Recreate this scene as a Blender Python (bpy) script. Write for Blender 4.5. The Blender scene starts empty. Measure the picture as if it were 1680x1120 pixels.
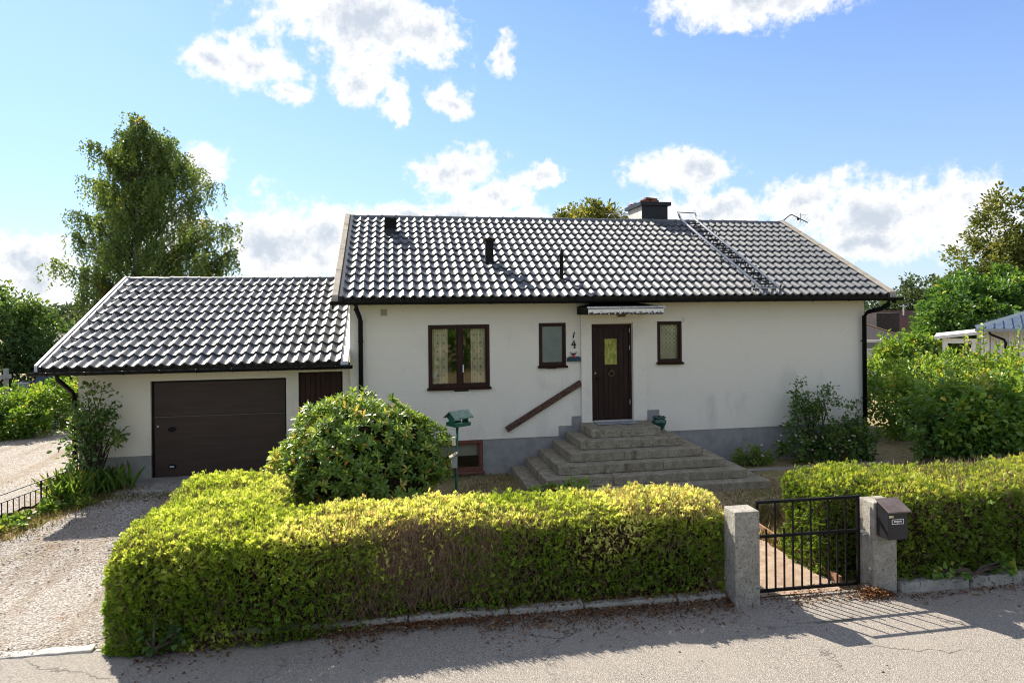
import bpy, math, random
import numpy as np
from mathutils import Vector, Matrix

# ------------------------------------------------------------------ camera, world, sun, exposure
SC = bpy.context.scene
COL = SC.collection
random.seed(7)
RNG = np.random.default_rng(7)
R = math.radians

cam_d = bpy.data.cameras.new('camera'); cam = bpy.data.objects.new('camera', cam_d); COL.objects.link(cam)
cam_d.sensor_width = 36.0; cam_d.lens = 23.57; cam_d.shift_y = -57 / 1680
cam_d.clip_start = 0.1; cam_d.clip_end = 2000
cam.location = (0, -14.17, 3.6); cam.rotation_euler = (R(90), 0.0095, -math.atan(200 / 1100))
SC.camera = cam

SUN_EL, SUN_AZ = R(40.5), R(29.5)              # azimuth measured from +Y towards -X
SKY_STRENGTH = 0.145
EXPOSURE = 1.40
sdir = Vector((-math.sin(SUN_AZ) * math.cos(SUN_EL), math.cos(SUN_AZ) * math.cos(SUN_EL), math.sin(SUN_EL)))
sun_d = bpy.data.lights.new('sun', 'SUN'); sun = bpy.data.objects.new('sun', sun_d); COL.objects.link(sun)
sun_d.energy = 4.1; sun_d.angle = R(0.5); sun_d.color = (1.0, 0.92, 0.80)
sun.rotation_euler = sdir.to_track_quat('Z', 'Y').to_euler()
sun.location = (-20, 30, 40)

SC.view_settings.view_transform = 'Standard'; SC.view_settings.look = 'None'
SC.view_settings.gamma = 1.0; SC.view_settings.use_curve_mapping = False
SC.view_settings.exposure = EXPOSURE
SC.render.engine = 'CYCLES'
cy = SC.cycles
cy.pixel_filter_type = 'BLACKMAN_HARRIS'; cy.filter_width = 1.1
cy.use_denoising = True; cy.max_bounces = 6; cy.diffuse_bounces = 3; cy.glossy_bounces = 3
cy.transmission_bounces = 4; cy.transparent_max_bounces = 8
cy.caustics_reflective = False; cy.caustics_refractive = False
cy.sample_clamp_indirect = 6


class NT:
    """small helper to write node trees"""
    def __init__(s, tree): s.t = tree; s.n = tree.nodes; s.l = tree.links
    def __call__(s, typ, *ins, **props):
        n = s.n.new(typ)
        for k, v in props.items(): setattr(n, k, v)
        for i, v in enumerate(ins):
            if v is None: continue
            s.put(n.inputs[i], v)
        return n
    def put(s, sock, v):
        if isinstance(v, bpy.types.NodeSocket): s.l.new(v, sock)
        elif isinstance(v, bpy.types.Node): s.l.new(v.outputs[0], sock)
        else:
            if sock.type == 'RGBA' and hasattr(v, '__len__') and len(v) == 3: v = (*v, 1)
            sock.default_value = v
    def math(s, op, a, b=None, c=None, clamp=False):
        n = s('ShaderNodeMath', a, b, c, operation=op); n.use_clamp = clamp; return n.outputs[0]
    def vmath(s, op, a, b=None, c=None):
        n = s('ShaderNodeVectorMath', operation=op)
        for i, v in enumerate((a, b, c)):
            if v is not None: s.put(n.inputs[i], v)
        return n.outputs['Value'] if op in ('LENGTH', 'DOT_PRODUCT', 'DISTANCE') else n.outputs['Vector']
    def ramp(s, fac, stops, interp='LINEAR'):
        n = s.n.new('ShaderNodeValToRGB'); s.put(n.inputs[0], fac); cr = n.color_ramp; cr.interpolation = interp
        while len(cr.elements) < len(stops): cr.elements.new(0.5)
        for e, (p, c) in zip(cr.elements, stops): e.position = p; e.color = (*c, 1) if len(c) == 3 else c
        return n.outputs[0]
    def mix(s, fac, a, b, mode='MIX'):
        n = s.n.new('ShaderNodeMix'); n.data_type = 'RGBA'; n.blend_type = mode
        s.put(n.inputs[0], fac); s.put(n.inputs[6], a); s.put(n.inputs[7], b); return n.outputs[2]
    def noise(s, vec, scale, detail=4, rough=.55, out='Fac'):
        n = s('ShaderNodeTexNoise'); s.put(n.inputs['Vector'], vec)
        n.inputs['Scale'].default_value = scale; n.inputs['Detail'].default_value = detail; n.inputs['Roughness'].default_value = rough
        return n.outputs[out]
    def mapr(s, v, a, b, c=0., d=1., smooth=True):
        n = s.n.new('ShaderNodeMapRange'); n.interpolation_type = 'SMOOTHSTEP' if smooth else 'LINEAR'
        for i, x in enumerate((v, a, b, c, d)): s.put(n.inputs[i], x)
        return n.outputs[0]


world = bpy.data.worlds.new('World'); SC.world = world; world.use_nodes = True
wt = world.node_tree; wt.nodes.clear(); w = NT(wt)
sky = w('ShaderNodeTexSky'); sky.sky_type = 'NISHITA'; sky.sun_disc = False
sky.sun_elevation = SUN_EL; sky.sun_rotation = -SUN_AZ; sky.altitude = 100
sky.air_density = 1.0; sky.dust_density = 0.15; sky.ozone_density = 2.5
tc = w('ShaderNodeTexCoord'); dirv = tc.outputs['Generated']
sep = w('ShaderNodeSeparateXYZ', dirv)
az = w.math('MULTIPLY', w.math('ARCTAN2', sep.outputs[0], sep.outputs[1]), 180 / math.pi)
el = w.math('MULTIPLY', w.math('ARCSINE', sep.outputs[2]), 180 / math.pi)
wa = w.math('SUBTRACT', w.noise(dirv, 9.0, 5, .6), .5)
wb = w.math('SUBTRACT', w.noise(w.vmath('ADD', dirv, (3.1, 1.7, 5.3)), 9.0, 5, .6), .5)
azw = w.math('MULTIPLY_ADD', wa, 5.0, az)
elw = w.math('MULTIPLY_ADD', wb, 3.2, el)
ae = w('ShaderNodeCombineXYZ', azw, elw, 0.0).outputs[0]
CLOUDS = [(-2.2, 22.2, 7.6, 4.2), (3.3, 21.8, 3.2, 3.4), (-11.0, 18.6, 3.9, 2.3), (-13.8, 18.7, 1.9, 1.2), (-8.4, 16.9, 2.4, 1.0),
          (-2.6, 18.2, 2.8, 1.4), (0.9, 16.9, 1.4, 2.0), (9.8, 20.6, 1.3, 1.8), (5.8, 17.1, 2.3, 1.3), (0.9, 15.5, .9, 1.1),
          (6.0, 11.3, 3.7, 1.9), (8.9, 9.2, 3.0, 1.9), (13.0, 10.8, 2.2, 1.1), (25.0, 11.3, 4.4, 1.8), (30.5, 23.2, 8.2, 2.2),
          (40.6, 6.8, 8.0, 2.5), (34.4, 8.0, 4.6, 2.0), (45.0, 5.4, 5.5, 3.0), (39.0, 4.4, 6.0, 1.6), (-9.2, 5.4, 5.4, 3.4),
          (-4.9, 6.8, 3.0, 1.9), (-14.9, 10.8, 2.2, 1.7), (-25.4, 3.2, 4.2, 2.4), (4.2, 7.6, 11.0, 1.3), (26.1, 7.6, 5.8, 1.7),
          (-18.0, 6.5, 3.0, 2.5)]
mn = None
for (a, e, ra, re) in CLOUDS:
    v = w.vmath('MULTIPLY_ADD', ae, (1 / ra, 1 / re, 0), (-a / ra, -e / re, 0))
    ln = w.vmath('LENGTH', v)
    mn = ln if mn is None else w.math('SMOOTH_MIN', mn, ln, .25)
fb = w.math('ADD', w.math('MULTIPLY', w.noise(dirv, 16.0, 9, .66), .62), w.math('MULTIPLY', w.noise(w.vmath('ADD', dirv, (7.7, 2.2, 1.1)), 48.0, 8, .64), .38))
d_in = w.math('ADD', w.math('MULTIPLY', w.math('SUBTRACT', 1.0, mn), .78), w.math('MULTIPLY', w.math('SUBTRACT', fb, .49), 2.9))
# cumulus in the unseen rest of the sky, made denser to add fill light
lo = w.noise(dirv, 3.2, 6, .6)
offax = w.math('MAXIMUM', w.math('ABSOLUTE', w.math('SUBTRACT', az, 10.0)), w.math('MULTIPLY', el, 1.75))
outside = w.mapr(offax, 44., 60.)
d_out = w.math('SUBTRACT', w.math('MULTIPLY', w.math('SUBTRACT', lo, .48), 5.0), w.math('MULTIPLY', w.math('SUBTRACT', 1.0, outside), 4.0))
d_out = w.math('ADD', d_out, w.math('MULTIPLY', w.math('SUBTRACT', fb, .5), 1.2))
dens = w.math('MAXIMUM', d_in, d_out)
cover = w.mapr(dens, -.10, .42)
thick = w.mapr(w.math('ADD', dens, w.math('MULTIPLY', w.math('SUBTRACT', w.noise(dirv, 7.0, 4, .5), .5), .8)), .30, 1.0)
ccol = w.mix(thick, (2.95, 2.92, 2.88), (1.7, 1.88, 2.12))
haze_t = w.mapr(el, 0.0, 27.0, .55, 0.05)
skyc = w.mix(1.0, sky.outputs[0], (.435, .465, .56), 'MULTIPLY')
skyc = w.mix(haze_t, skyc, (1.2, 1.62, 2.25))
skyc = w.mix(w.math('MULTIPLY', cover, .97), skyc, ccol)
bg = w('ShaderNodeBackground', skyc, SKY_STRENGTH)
wo = w('ShaderNodeOutputWorld', bg)
world.cycles.sampling_method = 'MANUAL'; world.cycles.sample_map_resolution = 512


# ------------------------------------------------------------------ mesh helpers
class MB:
    def __init__(s): s.v = []; s.f = []
    def add(s, vs, fs):
        o = len(s.v); s.v += [tuple(p) for p in vs]; s.f += [tuple(i + o for i in f) for f in fs]; return s
    def box(s, x0, x1, y0, y1, z0, z1):
        return s.add([(x0, y0, z0), (x1, y0, z0), (x1, y1, z0), (x0, y1, z0), (x0, y0, z1), (x1, y0, z1), (x1, y1, z1), (x0, y1, z1)],
                     [(0, 3, 2, 1), (4, 5, 6, 7), (0, 1, 5, 4), (1, 2, 6, 5), (2, 3, 7, 6), (3, 0, 4, 7)])
    def obox(s, c, size, rot):
        m = rot.to_matrix() if hasattr(rot, 'to_matrix') else rot
        hx, hy, hz = [k / 2 for k in size]; c = Vector(c)
        vs = [c + m @ Vector((x, y, z)) for z in (-hz, hz) for (x, y) in ((-hx, -hy), (hx, -hy), (hx, hy), (-hx, hy))]
        return s.add(vs, [(0, 3, 2, 1), (4, 5, 6, 7), (0, 1, 5, 4), (1, 2, 6, 5), (2, 3, 7, 6), (3, 0, 4, 7)])
    def beam(s, a, b, wd, ht, up=(0, 0, 1)):
        a, b, up = Vector(a), Vector(b), Vector(up); d = (b - a); L = d.length; d.normalize()
        sx = d.cross(up).normalized(); uz = sx.cross(d)
        m = Matrix((sx, d, uz)).transposed()
        return s.obox((a + b) / 2, (wd, L, ht), m)
    def tube(s, pts, r, n=8, cap=True):
        pts = [Vector(p) for p in pts]; rs = r if hasattr(r, '__len__') else [r] * len(pts)
        o = len(s.v); vs = []; fs = []
        for i, p in enumerate(pts):
            d = (pts[min(i + 1, len(pts) - 1)] - pts[max(i - 1, 0)]).normalized()
            ref = Vector((0, 0, 1)) if abs(d.z) < .9 else Vector((1, 0, 0))
            a = d.cross(ref).normalized(); b = d.cross(a)
            for k in range(n):
                t = 2 * math.pi * k / n
                vs.append(p + (a * math.cos(t) + b * math.sin(t)) * rs[i])
        for i in range(len(pts) - 1):
            for k in range(n):
                fs.append((i * n + k, i * n + (k + 1) % n, (i + 1) * n + (k + 1) % n, (i + 1) * n + k))
        if cap:
            fs.append(tuple(range(n - 1, -1, -1))); fs.append(tuple((len(pts) - 1) * n + k for k in range(n)))
        return s.add(vs, fs)
    def lathe(s, c, prof, n=16):
        vs = []; fs = []
        for (r, z) in prof:
            for k in range(n):
                t = 2 * math.pi * k / n; vs.append((c[0] + r * math.cos(t), c[1] + r * math.sin(t), c[2] + z))
        for i in range(len(prof) - 1):
            for k in range(n):
                fs.append((i * n + k, i * n + (k + 1) % n, (i + 1) * n + (k + 1) % n, (i + 1) * n + k))
        fs.append(tuple(range(n - 1, -1, -1))); fs.append(tuple((len(prof) - 1) * n + k for k in range(n)))
        return s.add(vs, fs)
    def prism(s, poly, axis, a, b):
        n = len(poly)
        def P(p, t): return {'x': (t, p[0], p[1]), 'y': (p[0], t, p[1]), 'z': (p[0], p[1], t)}[axis]
        vs = [P(p, a) for p in poly] + [P(p, b) for p in poly]
        fs = [tuple(range(n)), tuple(range(2 * n - 1, n - 1, -1))] + [(i, i + n, (i + 1) % n + n, (i + 1) % n) for i in range(n)]
        return s.add(vs, fs)
    def build(s, name, mat, parent=None, smooth=False, bevel=0, fixn=True):
        me = bpy.data.meshes.new(name); me.from_pydata(s.v, [], s.f)
        if fixn:
            import bmesh
            bm = bmesh.new(); bm.from_mesh(me); bmesh.ops.recalc_face_normals(bm, faces=bm.faces); bm.to_mesh(me); bm.free()
        me.materials.append(mat)
        if smooth: me.polygons.foreach_set('use_smooth', [True] * len(me.polygons))
        me.update()
        return link(name, me, parent, bevel)


def rough_stone(name, mat, vs, parent, amp=.012, cuts=7):
    import bmesh
    bm = bmesh.new(); bv = [bm.verts.new(v) for v in vs]
    for f in ((0, 3, 2, 1), (4, 5, 6, 7), (0, 1, 5, 4), (1, 2, 6, 5), (2, 3, 7, 6), (3, 0, 4, 7)): bm.faces.new([bv[i] for i in f])
    lng = [e for e in bm.edges if e.calc_length() > .5]
    bmesh.ops.subdivide_edges(bm, edges=lng, cuts=cuts, use_grid_fill=True)
    for v in bm.verts:
        v.co += Vector((random.uniform(-amp, amp) * .4, random.uniform(-amp, amp), random.uniform(-amp, amp)))
    bmesh.ops.recalc_face_normals(bm, faces=bm.faces)
    me = bpy.data.meshes.new(name); bm.to_mesh(me); bm.free(); me.materials.append(mat)
    return link(name, me, parent, .014)


def link(name, me, parent=None, bevel=0):
    o = bpy.data.objects.new(name, me); COL.objects.link(o)
    if parent is not None: adopt(o, parent)
    if bevel:
        m = o.modifiers.new('edge', 'BEVEL'); m.width = bevel; m.segments = 2; m.limit_method = 'ANGLE'; m.angle_limit = R(40)
    return o


def root_loc(p):
    v = Vector((0, 0, 0))
    while p is not None: v = v + p.location; p = p.parent
    return v


def adopt(o, parent):
    o.parent = parent
    q = parent
    while q.parent is not None: q = q.parent
    o.matrix_parent_inverse = Matrix.Translation(-q.location) if q is parent else Matrix.Identity(4)
    # parts carry world-space meshes; sub-parts inherit an identity offset from their part


def tag(o, label, cat, group=None):
    o['label'] = label; o['category'] = cat
    if group: o['group'] = group
    return o


def struct(o): o['kind'] = 'structure'; return o
def stuff(o): o['kind'] = 'stuff'; return o


def thing(name, label, cat, loc, group=None):
    o = bpy.data.objects.new(name, None); COL.objects.link(o); o.location = loc; o.empty_display_size = .2
    return tag(o, label, cat, group)


def npmesh(name, V, F, mat, tint=None, parent=None, smooth=False):
    """V (n,3) float, F (m,k) int"""
    me = bpy.data.meshes.new(name); n, (m, k) = len(V), F.shape
    me.vertices.add(n); me.vertices.foreach_set('co', np.ascontiguousarray(V, dtype=np.float32).ravel())
    me.loops.add(m * k); me.loops.foreach_set('vertex_index', np.ascontiguousarray(F, dtype=np.int32).ravel())
    me.polygons.add(m); me.polygons.foreach_set('loop_start', np.arange(0, m * k, k, dtype=np.int32))
    me.polygons.foreach_set('loop_total', np.full(m, k, dtype=np.int32))
    if smooth: me.polygons.foreach_set('use_smooth', np.ones(m, dtype=bool))
    if tint is not None:
        at = me.attributes.new('tint', 'FLOAT', 'POINT'); at.data.foreach_set('value', np.ascontiguousarray(tint, dtype=np.float32))
    me.materials.append(mat); me.update(calc_edges=True)
    return link(name, me, parent)


def unit(a): return a / np.maximum(np.linalg.norm(a, axis=-1, keepdims=True), 1e-9)
def rvec(n): return unit(RNG.normal(size=(n, 3)))


def leaf_geo(P, A, N, L, W, fold=.25, droop=.15, big=False):
    """arrays -> vertices and faces of folded leaves"""
    n = len(P); L = np.broadcast_to(np.asarray(L, float), (n,))[:, None]; W = np.broadcast_to(np.asarray(W, float), (n,))[:, None]
    A = unit(A); S = unit(np.cross(A, N)); U = np.cross(S, A)
    tip = P + A * L - U * L * droop
    if not big:
        l = P + A * L * .42 + S * W * .5 + U * W * fold; r = P + A * L * .42 - S * W * .5 + U * W * fold
        V = np.stack([P, r, tip, l], 1).reshape(-1, 3); b = np.arange(n)[:, None] * 4
        F = np.concatenate([b + np.array([[0, 1, 2]]), b + np.array([[0, 2, 3]])], 0)
        return V, F, 4
    l1 = P + A * L * .3 + S * W * .42 + U * W * fold; r1 = P + A * L * .3 - S * W * .42 + U * W * fold
    l2 = P + A * L * .68 + S * W * .5 + U * (W * fold - L * droop * .35); r2 = P + A * L * .68 - S * W * .5 + U * (W * fold - L * droop * .35)
    V = np.stack([P, r1, r2, tip, l2, l1], 1).reshape(-1, 3); b = np.arange(n)[:, None] * 6
    F = np.concatenate([b + np.array([[0, 1, 2, 3]]), b + np.array([[0, 3, 4, 5]])], 0)
    return V, F, 6


def leaves(name, mat, P, A, N, L, W, tint, parent=None, **kw):
    V, F, k = leaf_geo(P, A, N, L, W, **kw)
    return npmesh(name, V, F, mat, np.repeat(tint, k), parent)


def sines(P, f, seed=0):
    r = np.random.default_rng(seed); out = 0
    for _ in range(5):
        d = unit(r.normal(size=(1, 3))) * f * r.uniform(.6, 1.7); out = out + np.sin(P @ d[0] + r.uniform(0, 6.28))
    return out / 5


# ------------------------------------------------------------------ materials
MATS = {}
def new_mat(name):
    m = bpy.data.materials.new(name); m.use_nodes = True; t = m.node_tree; t.nodes.clear(); k = NT(t)
    out = k('ShaderNodeOutputMaterial'); MATS[name] = m
    return m, k, out


def principled(k, out, col, rough=.7, spec=.5, metal=0, bump=None, bstr=.3, bdist=.01, coat=0):
    p = k('ShaderNodeBsdfPrincipled')
    k.put(p.inputs['Base Color'], col); k.put(p.inputs['Roughness'], rough)
    p.inputs['Specular IOR Level'].default_value = spec; p.inputs['Metallic'].default_value = metal
    p.inputs['Coat Weight'].default_value = coat
    if bump is not None:
        b = k('ShaderNodeBump'); b.inputs['Strength'].default_value = bstr; b.inputs['Distance'].default_value = bdist
        k.put(b.inputs['Height'], bump); k.put(p.inputs['Normal'], b.outputs[0])
    k.put(out.inputs['Surface'], p.outputs[0]); return p


def pos(k): return k('ShaderNodeNewGeometry').outputs['Position']


def pitted(name, c1, c2, pit, scale=8, dens=.60, pscale=55, bstr=.8):
    m, k, out = new_mat(name); p = pos(k)
    col = k.ramp(k.noise(p, scale, 8, .65), [(.3, c1), (.7, c2)])
    n2 = k.noise(p, pscale, 3, .6); n3 = k.noise(k.vmath('MULTIPLY', p, (1, 1, .25)), 6, 6, .7)
    f = k.mapr(n2, dens, dens + .07)
    col = k.mix(k.math('MULTIPLY', k.mapr(n3, .52, .72), .55), col, pit)
    col = k.mix(k.math('MULTIPLY', f, .75), col, pit)
    principled(k, out, col, .93, .12, 0, k.math('SUBTRACT', k.noise(p, 30, 5, .7), f), bstr, .014); return m


def mat_noise(name, c1, c2, scale=6, rough=.7, spec=.4, bstr=.2, bscale=60, bdist=.005, detail=5, lo=.35, hi=.65, metal=0, stretch=None):
    m, k, out = new_mat(name); p = pos(k)
    if stretch: p = k.vmath('MULTIPLY', p, stretch)
    n1 = k.noise(p, scale, detail, .6)
    col = k.ramp(n1, [(lo, c1), (hi, c2)])
    nb = k.noise(p, bscale, 3, .6)
    col = k.mix(.35, col, k.mix(nb, (.35, .35, .35), (1, 1, 1)), 'MULTIPLY') if bstr else col
    principled(k, out, col, rough, spec, metal, nb if bstr else None, bstr, bdist)
    return m


def leaf_mat(name, stops, rough=.45, trans=.35, spec=.4, tcol=1.25):
    m, k, out = new_mat(name)
    a = k('ShaderNodeAttribute'); a.attribute_name = 'tint'
    col = k.ramp(a.outputs['Fac'], stops)
    p = k('ShaderNodeBsdfPrincipled'); k.put(p.inputs['Base Color'], col); p.inputs['Roughness'].default_value = rough
    p.inputs['Specular IOR Level'].default_value = spec
    tr = k('ShaderNodeBsdfTranslucent', k.mix(1.0, col, (tcol * 1.1, tcol, tcol * .55), 'MULTIPLY'))
    mx = k('ShaderNodeMixShader', trans, p.outputs[0], tr.outputs[0])
    k.put(out.inputs['Surface'], mx.outputs[0]); return m


# stucco with grey weather stains
def stucco(name, base, stain):
    m, k, out = new_mat(name); p = pos(k)
    big = k.noise(p, .9, 6, .62); mid = k.noise(k.vmath('MULTIPLY', p, (1, 1, .35)), 2.6, 6, .65); fine = k.noise(p, 90, 3, .6)
    zz = k('ShaderNodeSeparateXYZ', p).outputs[2]
    st = k.math('MULTIPLY', k.mapr(k.math('ADD', big, k.mapr(zz, 2.5, .9, 0., .13)), .50, .74), k.mapr(mid, .44, .64))
    spots = k.mapr(k.noise(p, 5.5, 5, .7), .58, .74)
    col = k.mix(k.math('MULTIPLY', st, .5), base, stain)
    col = k.mix(k.math('MULTIPLY', spots, .22), col, stain)
    col = k.mix(.12, col, k.mix(fine, (.2, .2, .2), (1, 1, 1)), 'MULTIPLY')
    principled(k, out, col, .9, .2, 0, k.math('ADD', fine, k.math('MULTIPLY', k.noise(p, 22, 4), 1.5)), .6, .008)
    return m


M_WALL = stucco('stucco_white', (.82, .765, .655), (.56, .525, .46))
M_GWALL = stucco('stucco_cream', (.80, .73, .595), (.56, .51, .42))
M_PLINTH = mat_noise('plinth_grey', (.255, .255, .245), (.345, .345, .33), 4, .85, .2, .3, 70)
M_GPLINTH = mat_noise('plinth_garage', (.27, .255, .22), (.36, .34, .30), 3, .85, .2, .3, 70)
M_REVEAL = mat_noise('painted_reveal', (.66, .65, .62), (.78, .77, .74), 4, .8, .2, .15, 60)
M_BLACK = mat_noise('black_metal', (.005, .005, .006), (.012, .0115, .011), 9, .5, .14, .08, 80)
M_FASCIA = mat_noise('eave_board', (.006, .0055, .005), (.05, .042, .026), 16, .85, .1, .3, 50)
M_BROWN = mat_noise('brown_wood', (.026, .010, .007), (.048, .019, .013), 14, .55, .2, .2, 60, stretch=(1, 1, .12))
M_DOOR = mat_noise('door_wood', (.015, .0075, .0055), (.044, .019, .013), 22, .5, .2, .35, 80, stretch=(1.6, 1, .06))
M_GDOOR = mat_noise('garage_door', (.050, .032, .024), (.066, .043, .033), 5, .5, .25, .1, 40, stretch=(.2, 1, 2.5))
M_REDWOOD = mat_noise('faded_red_frame', (.13, .045, .030), (.21, .085, .06), 18, .75, .3, .3, 80)
M_WHITE = mat_noise('white_paint', (.74, .74, .72), (.82, .82, .80), 6, .6, .4, .08, 60)
M_STEEL = mat_noise('galvanised_steel', (.40, .41, .42), (.60, .61, .62), 9, .4, .6, .05, 60, metal=.15)
M_FLASH = mat_noise('pale_flashing', (.50, .51, .52), (.66, .67, .68), 5, .45, .5, .05, 40)
M_CHIM = mat_noise('black_sheet', (.008, .012, .015), (.015, .020, .024), 5, .4, .25, .1, 20)
M_CHIMW = mat_noise('chimney_render', (.58, .53, .47), (.76, .73, .69), 6, .85, .2, .3, 50)
M_BRICK = mat_noise('old_brick', (.16, .065, .045), (.26, .12, .08), 16, .9, .2, .4, 60)
M_STEP = pitted('step_concrete', (.215, .185, .13), (.40, .355, .27), (.075, .064, .038), 6, .57, 40)
M_POST = pitted('post_concrete', (.26, .24, .20), (.42, .395, .34), (.095, .088, .07), 7, .585, 46)
M_KERB = pitted('kerb_stone', (.24, .225, .19), (.42, .40, .36), (.06, .058, .045), 5, .58, 20)
M_EDGE = pitted('pale_edge_stone', (.46, .43, .38), (.62, .59, .54), (.22, .20, .17), 6, .60, 30)
M_CONC = mat_noise('apron_concrete', (.24, .225, .195), (.36, .34, .30), 3, .9, .2, .4, 70)
M_GREEN = mat_noise('green_paint', (.006, .075, .052), (.012, .11, .075), 12, .35, .5, .05, 60)
M_GLAZE = mat_noise('green_glaze', (.003, .035, .025), (.008, .08, .058), 10, .12, .6, .05, 40)
M_BARK = mat_noise('bark', (.055, .042, .030), (.12, .095, .070), 14, .9, .2, .6, 40, stretch=(1, 1, .3))
M_BIRCHBARK = mat_noise('birch_bark', (.10, .09, .08), (.52, .50, .47), 7, .85, .2, .4, 40, stretch=(.4, .4, 2))
M_TWIG = mat_noise('dry_twig', (.16, .10, .066), (.34, .235, .165), 14, .9, .2, 0)
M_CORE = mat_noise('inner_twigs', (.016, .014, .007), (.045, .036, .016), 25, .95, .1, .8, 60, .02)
M_MAIL = mat_noise('mailbox_paint', (.014, .0145, .019), (.021, .0215, .027), 6, .36, .4, .04, 50)
M_MAILLID = mat_noise('faded_lid', (.11, .08, .068), (.17, .13, .11), 7, .45, .5, .06, 50)
M_LABEL = mat_noise('label_print', (.70, .70, .68), (.78, .78, .76), 20, .6, .3, 0)
M_LABELY = mat_noise('name_strip', (.52, .47, .26), (.68, .62, .38), 20, .6, .3, 0)
M_BRASS = mat_noise('aged_brass', (.16, .11, .04), (.30, .22, .09), 20, .4, .5, .05, 60, metal=.7)
M_RED = mat_noise('red_wall', (.11, .014, .012), (.17, .025, .02), 8, .8, .3, .2, 30, stretch=(6, 6, .4))
M_BLUE = mat_noise('blue_barrel', (.012, .045, .075), (.02, .065, .10), 6, .4, .5, .05, 40)
M_GREYWOOD = mat_noise('grey_wood', (.28, .265, .24), (.46, .445, .42), 9, .85, .2, .3, 50, stretch=(1, 1, .2))
M_GREYWALL = mat_noise('grey_wall', (.26, .31, .35), (.33, .38, .42), 3, .8, .3, .05, 30)
M_DARKROOF = mat_noise('far_roof', (.035, .032, .034), (.075, .06, .058), 5, .8, .3, .2, 20)
M_NBROOF = mat_noise('blue_metal_roof', (.07, .095, .13), (.11, .14, .18), 4, .35, .5, .05, 20)
M_CURTAIN = None


def tile_mat(name, c1, c2):
    m, k, out = new_mat(name); p = pos(k)
    n1 = k.noise(p, 1.3, 4, .6); n2 = k.noise(p, 26, 4, .65); n4 = k.noise(p, 4.2, 3, .7)
    oi = k('ShaderNodeObjectInfo').outputs['Random']
    col = k.mix(k.math('MULTIPLY_ADD', oi, .6, k.math('MULTIPLY', n1, .5)), c1, c2)
    col = k.mix(k.math('MULTIPLY', k.mapr(n4, .55, .72), .55), col, (.15, .145, .12))
    col = k.mix(k.math('MULTIPLY', k.mapr(n2, .58, .72), .35), col, (.13, .13, .10))
    ro = k.math('ADD', k.mapr(n2, .3, .7, .36, .54), k.mapr(n4, .35, .7, -.04, .20))
    principled(k, out, col, ro, .65, 0, n2, .12, .004)
    return m


M_TILE = tile_mat('roof_tile', (.062, .068, .075), (.098, .105, .112))
M_GTILE = tile_mat('garage_tile', (.058, .063, .070), (.090, .096, .102))


def verge_mat():
    m, k, out = new_mat('lichen_board'); p = pos(k)
    n = k.noise(p, 5, 6, .65); col = k.ramp(n, [(.3, (.27, .23, .18)), (.62, (.42, .38, .31))])
    li = k.mapr(k.noise(k.vmath('ADD', p, (9, 3, 2)), 4.2, 6, .7), .60, .66)
    col = k.mix(k.math('MULTIPLY', li, .8), col, (.20, .115, .015))
    principled(k, out, col, .9, .2, 0, k.noise(p, 60, 4), .4, .006); return m
M_VERGE = verge_mat()


def peel_mat():
    m, k, out = new_mat('peeling_paint'); p = pos(k)
    n = k.noise(k.vmath('MULTIPLY', p, (1, 1, 1.6)), 16, 7, .75)
    z = k('ShaderNodeSeparateXYZ', p).outputs[2]
    f = k.mapr(k.math('ADD', n, k.math('MULTIPLY', k.math('SUBTRACT', z, 3.475), 3.0)), .42, .46)
    col = k.mix(f, (.030, .026, .022), (.80, .79, .74))
    principled(k, out, col, .7, .3, 0, f, .5, .004); return m
M_PEEL = peel_mat()


def glass_mat(name, tint=(.98, .97, .93), refl=.03):
    m, k, out = new_mat(name)
    g = k('ShaderNodeBsdfGlossy'); g.inputs['Roughness'].default_value = .03
    tr = k('ShaderNodeBsdfTransparent', (*tint, 1))
    fr = k('ShaderNodeFresnel', 1.5)
    mx = k('ShaderNodeMixShader', k.math('ADD', fr.outputs[0], refl, clamp=True), tr.outputs[0], g.outputs[0])
    k.put(out.inputs['Surface'], mx.outputs[0]); return m
M_GLASS = glass_mat('window_glass')


def frosted(name, c1, c2, scale):
    m, k, out = new_mat(name); p = pos(k)
    n = k.noise(k.vmath('MULTIPLY', p, (1, 1, .6)), scale, 4, .6, )
    principled(k, out, k.mix(k.mapr(n, .35, .65), c1, c2), .14, .6, 0, n, .5, .01); return m
M_FROST = frosted('blind_glass', (.155, .185, .175), (.20, .23, .215), 3)
M_DOORGLASS = frosted('amber_glass', (.20, .21, .035), (.42, .42, .10), 14)


def curtain_mat(name, base, dot, kind):
    m, k, out = new_mat(name); p = pos(k); s = k('ShaderNodeSeparateXYZ', p)
    def frac(v, per, off=0): return k.math('SUBTRACT', k.math('FRACT', k.math('DIVIDE', k.math('ADD', v, off), per)), .5)
    if kind == 'dots':
        d = k.math('SQRT', k.math('ADD', k.math('POWER', k.math('MULTIPLY', frac(s.outputs[0], .13, 10), .13), 2.0), k.math('POWER', k.math('MULTIPLY', frac(s.outputs[2], .17, 10), .17), 2.0)))
        f = k.math('LESS_THAN', d, .017)
    else:
        per = .097
        fx, fz = frac(s.outputs[0], per, 10.03), frac(s.outputs[2], per, 10)
        d = k.math('SQRT', k.math('ADD', k.math('POWER', fx, 2.0), k.math('POWER', fz, 2.0)))
        ring = k.math('LESS_THAN', k.math('ABSOLUTE', k.math('SUBTRACT', d, .40)), .10)
        diag = k.math('LESS_THAN', k.math('ABSOLUTE', k.math('SUBTRACT', k.math('ABSOLUTE', fx), k.math('ABSOLUTE', fz))), .07)
        f = k.math('SUBTRACT', 1.0, k.math('MAXIMUM', ring, diag))
    col = k.mix(f, base, dot)
    p = principled(k, out, col, .9, .1)
    return m
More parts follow.
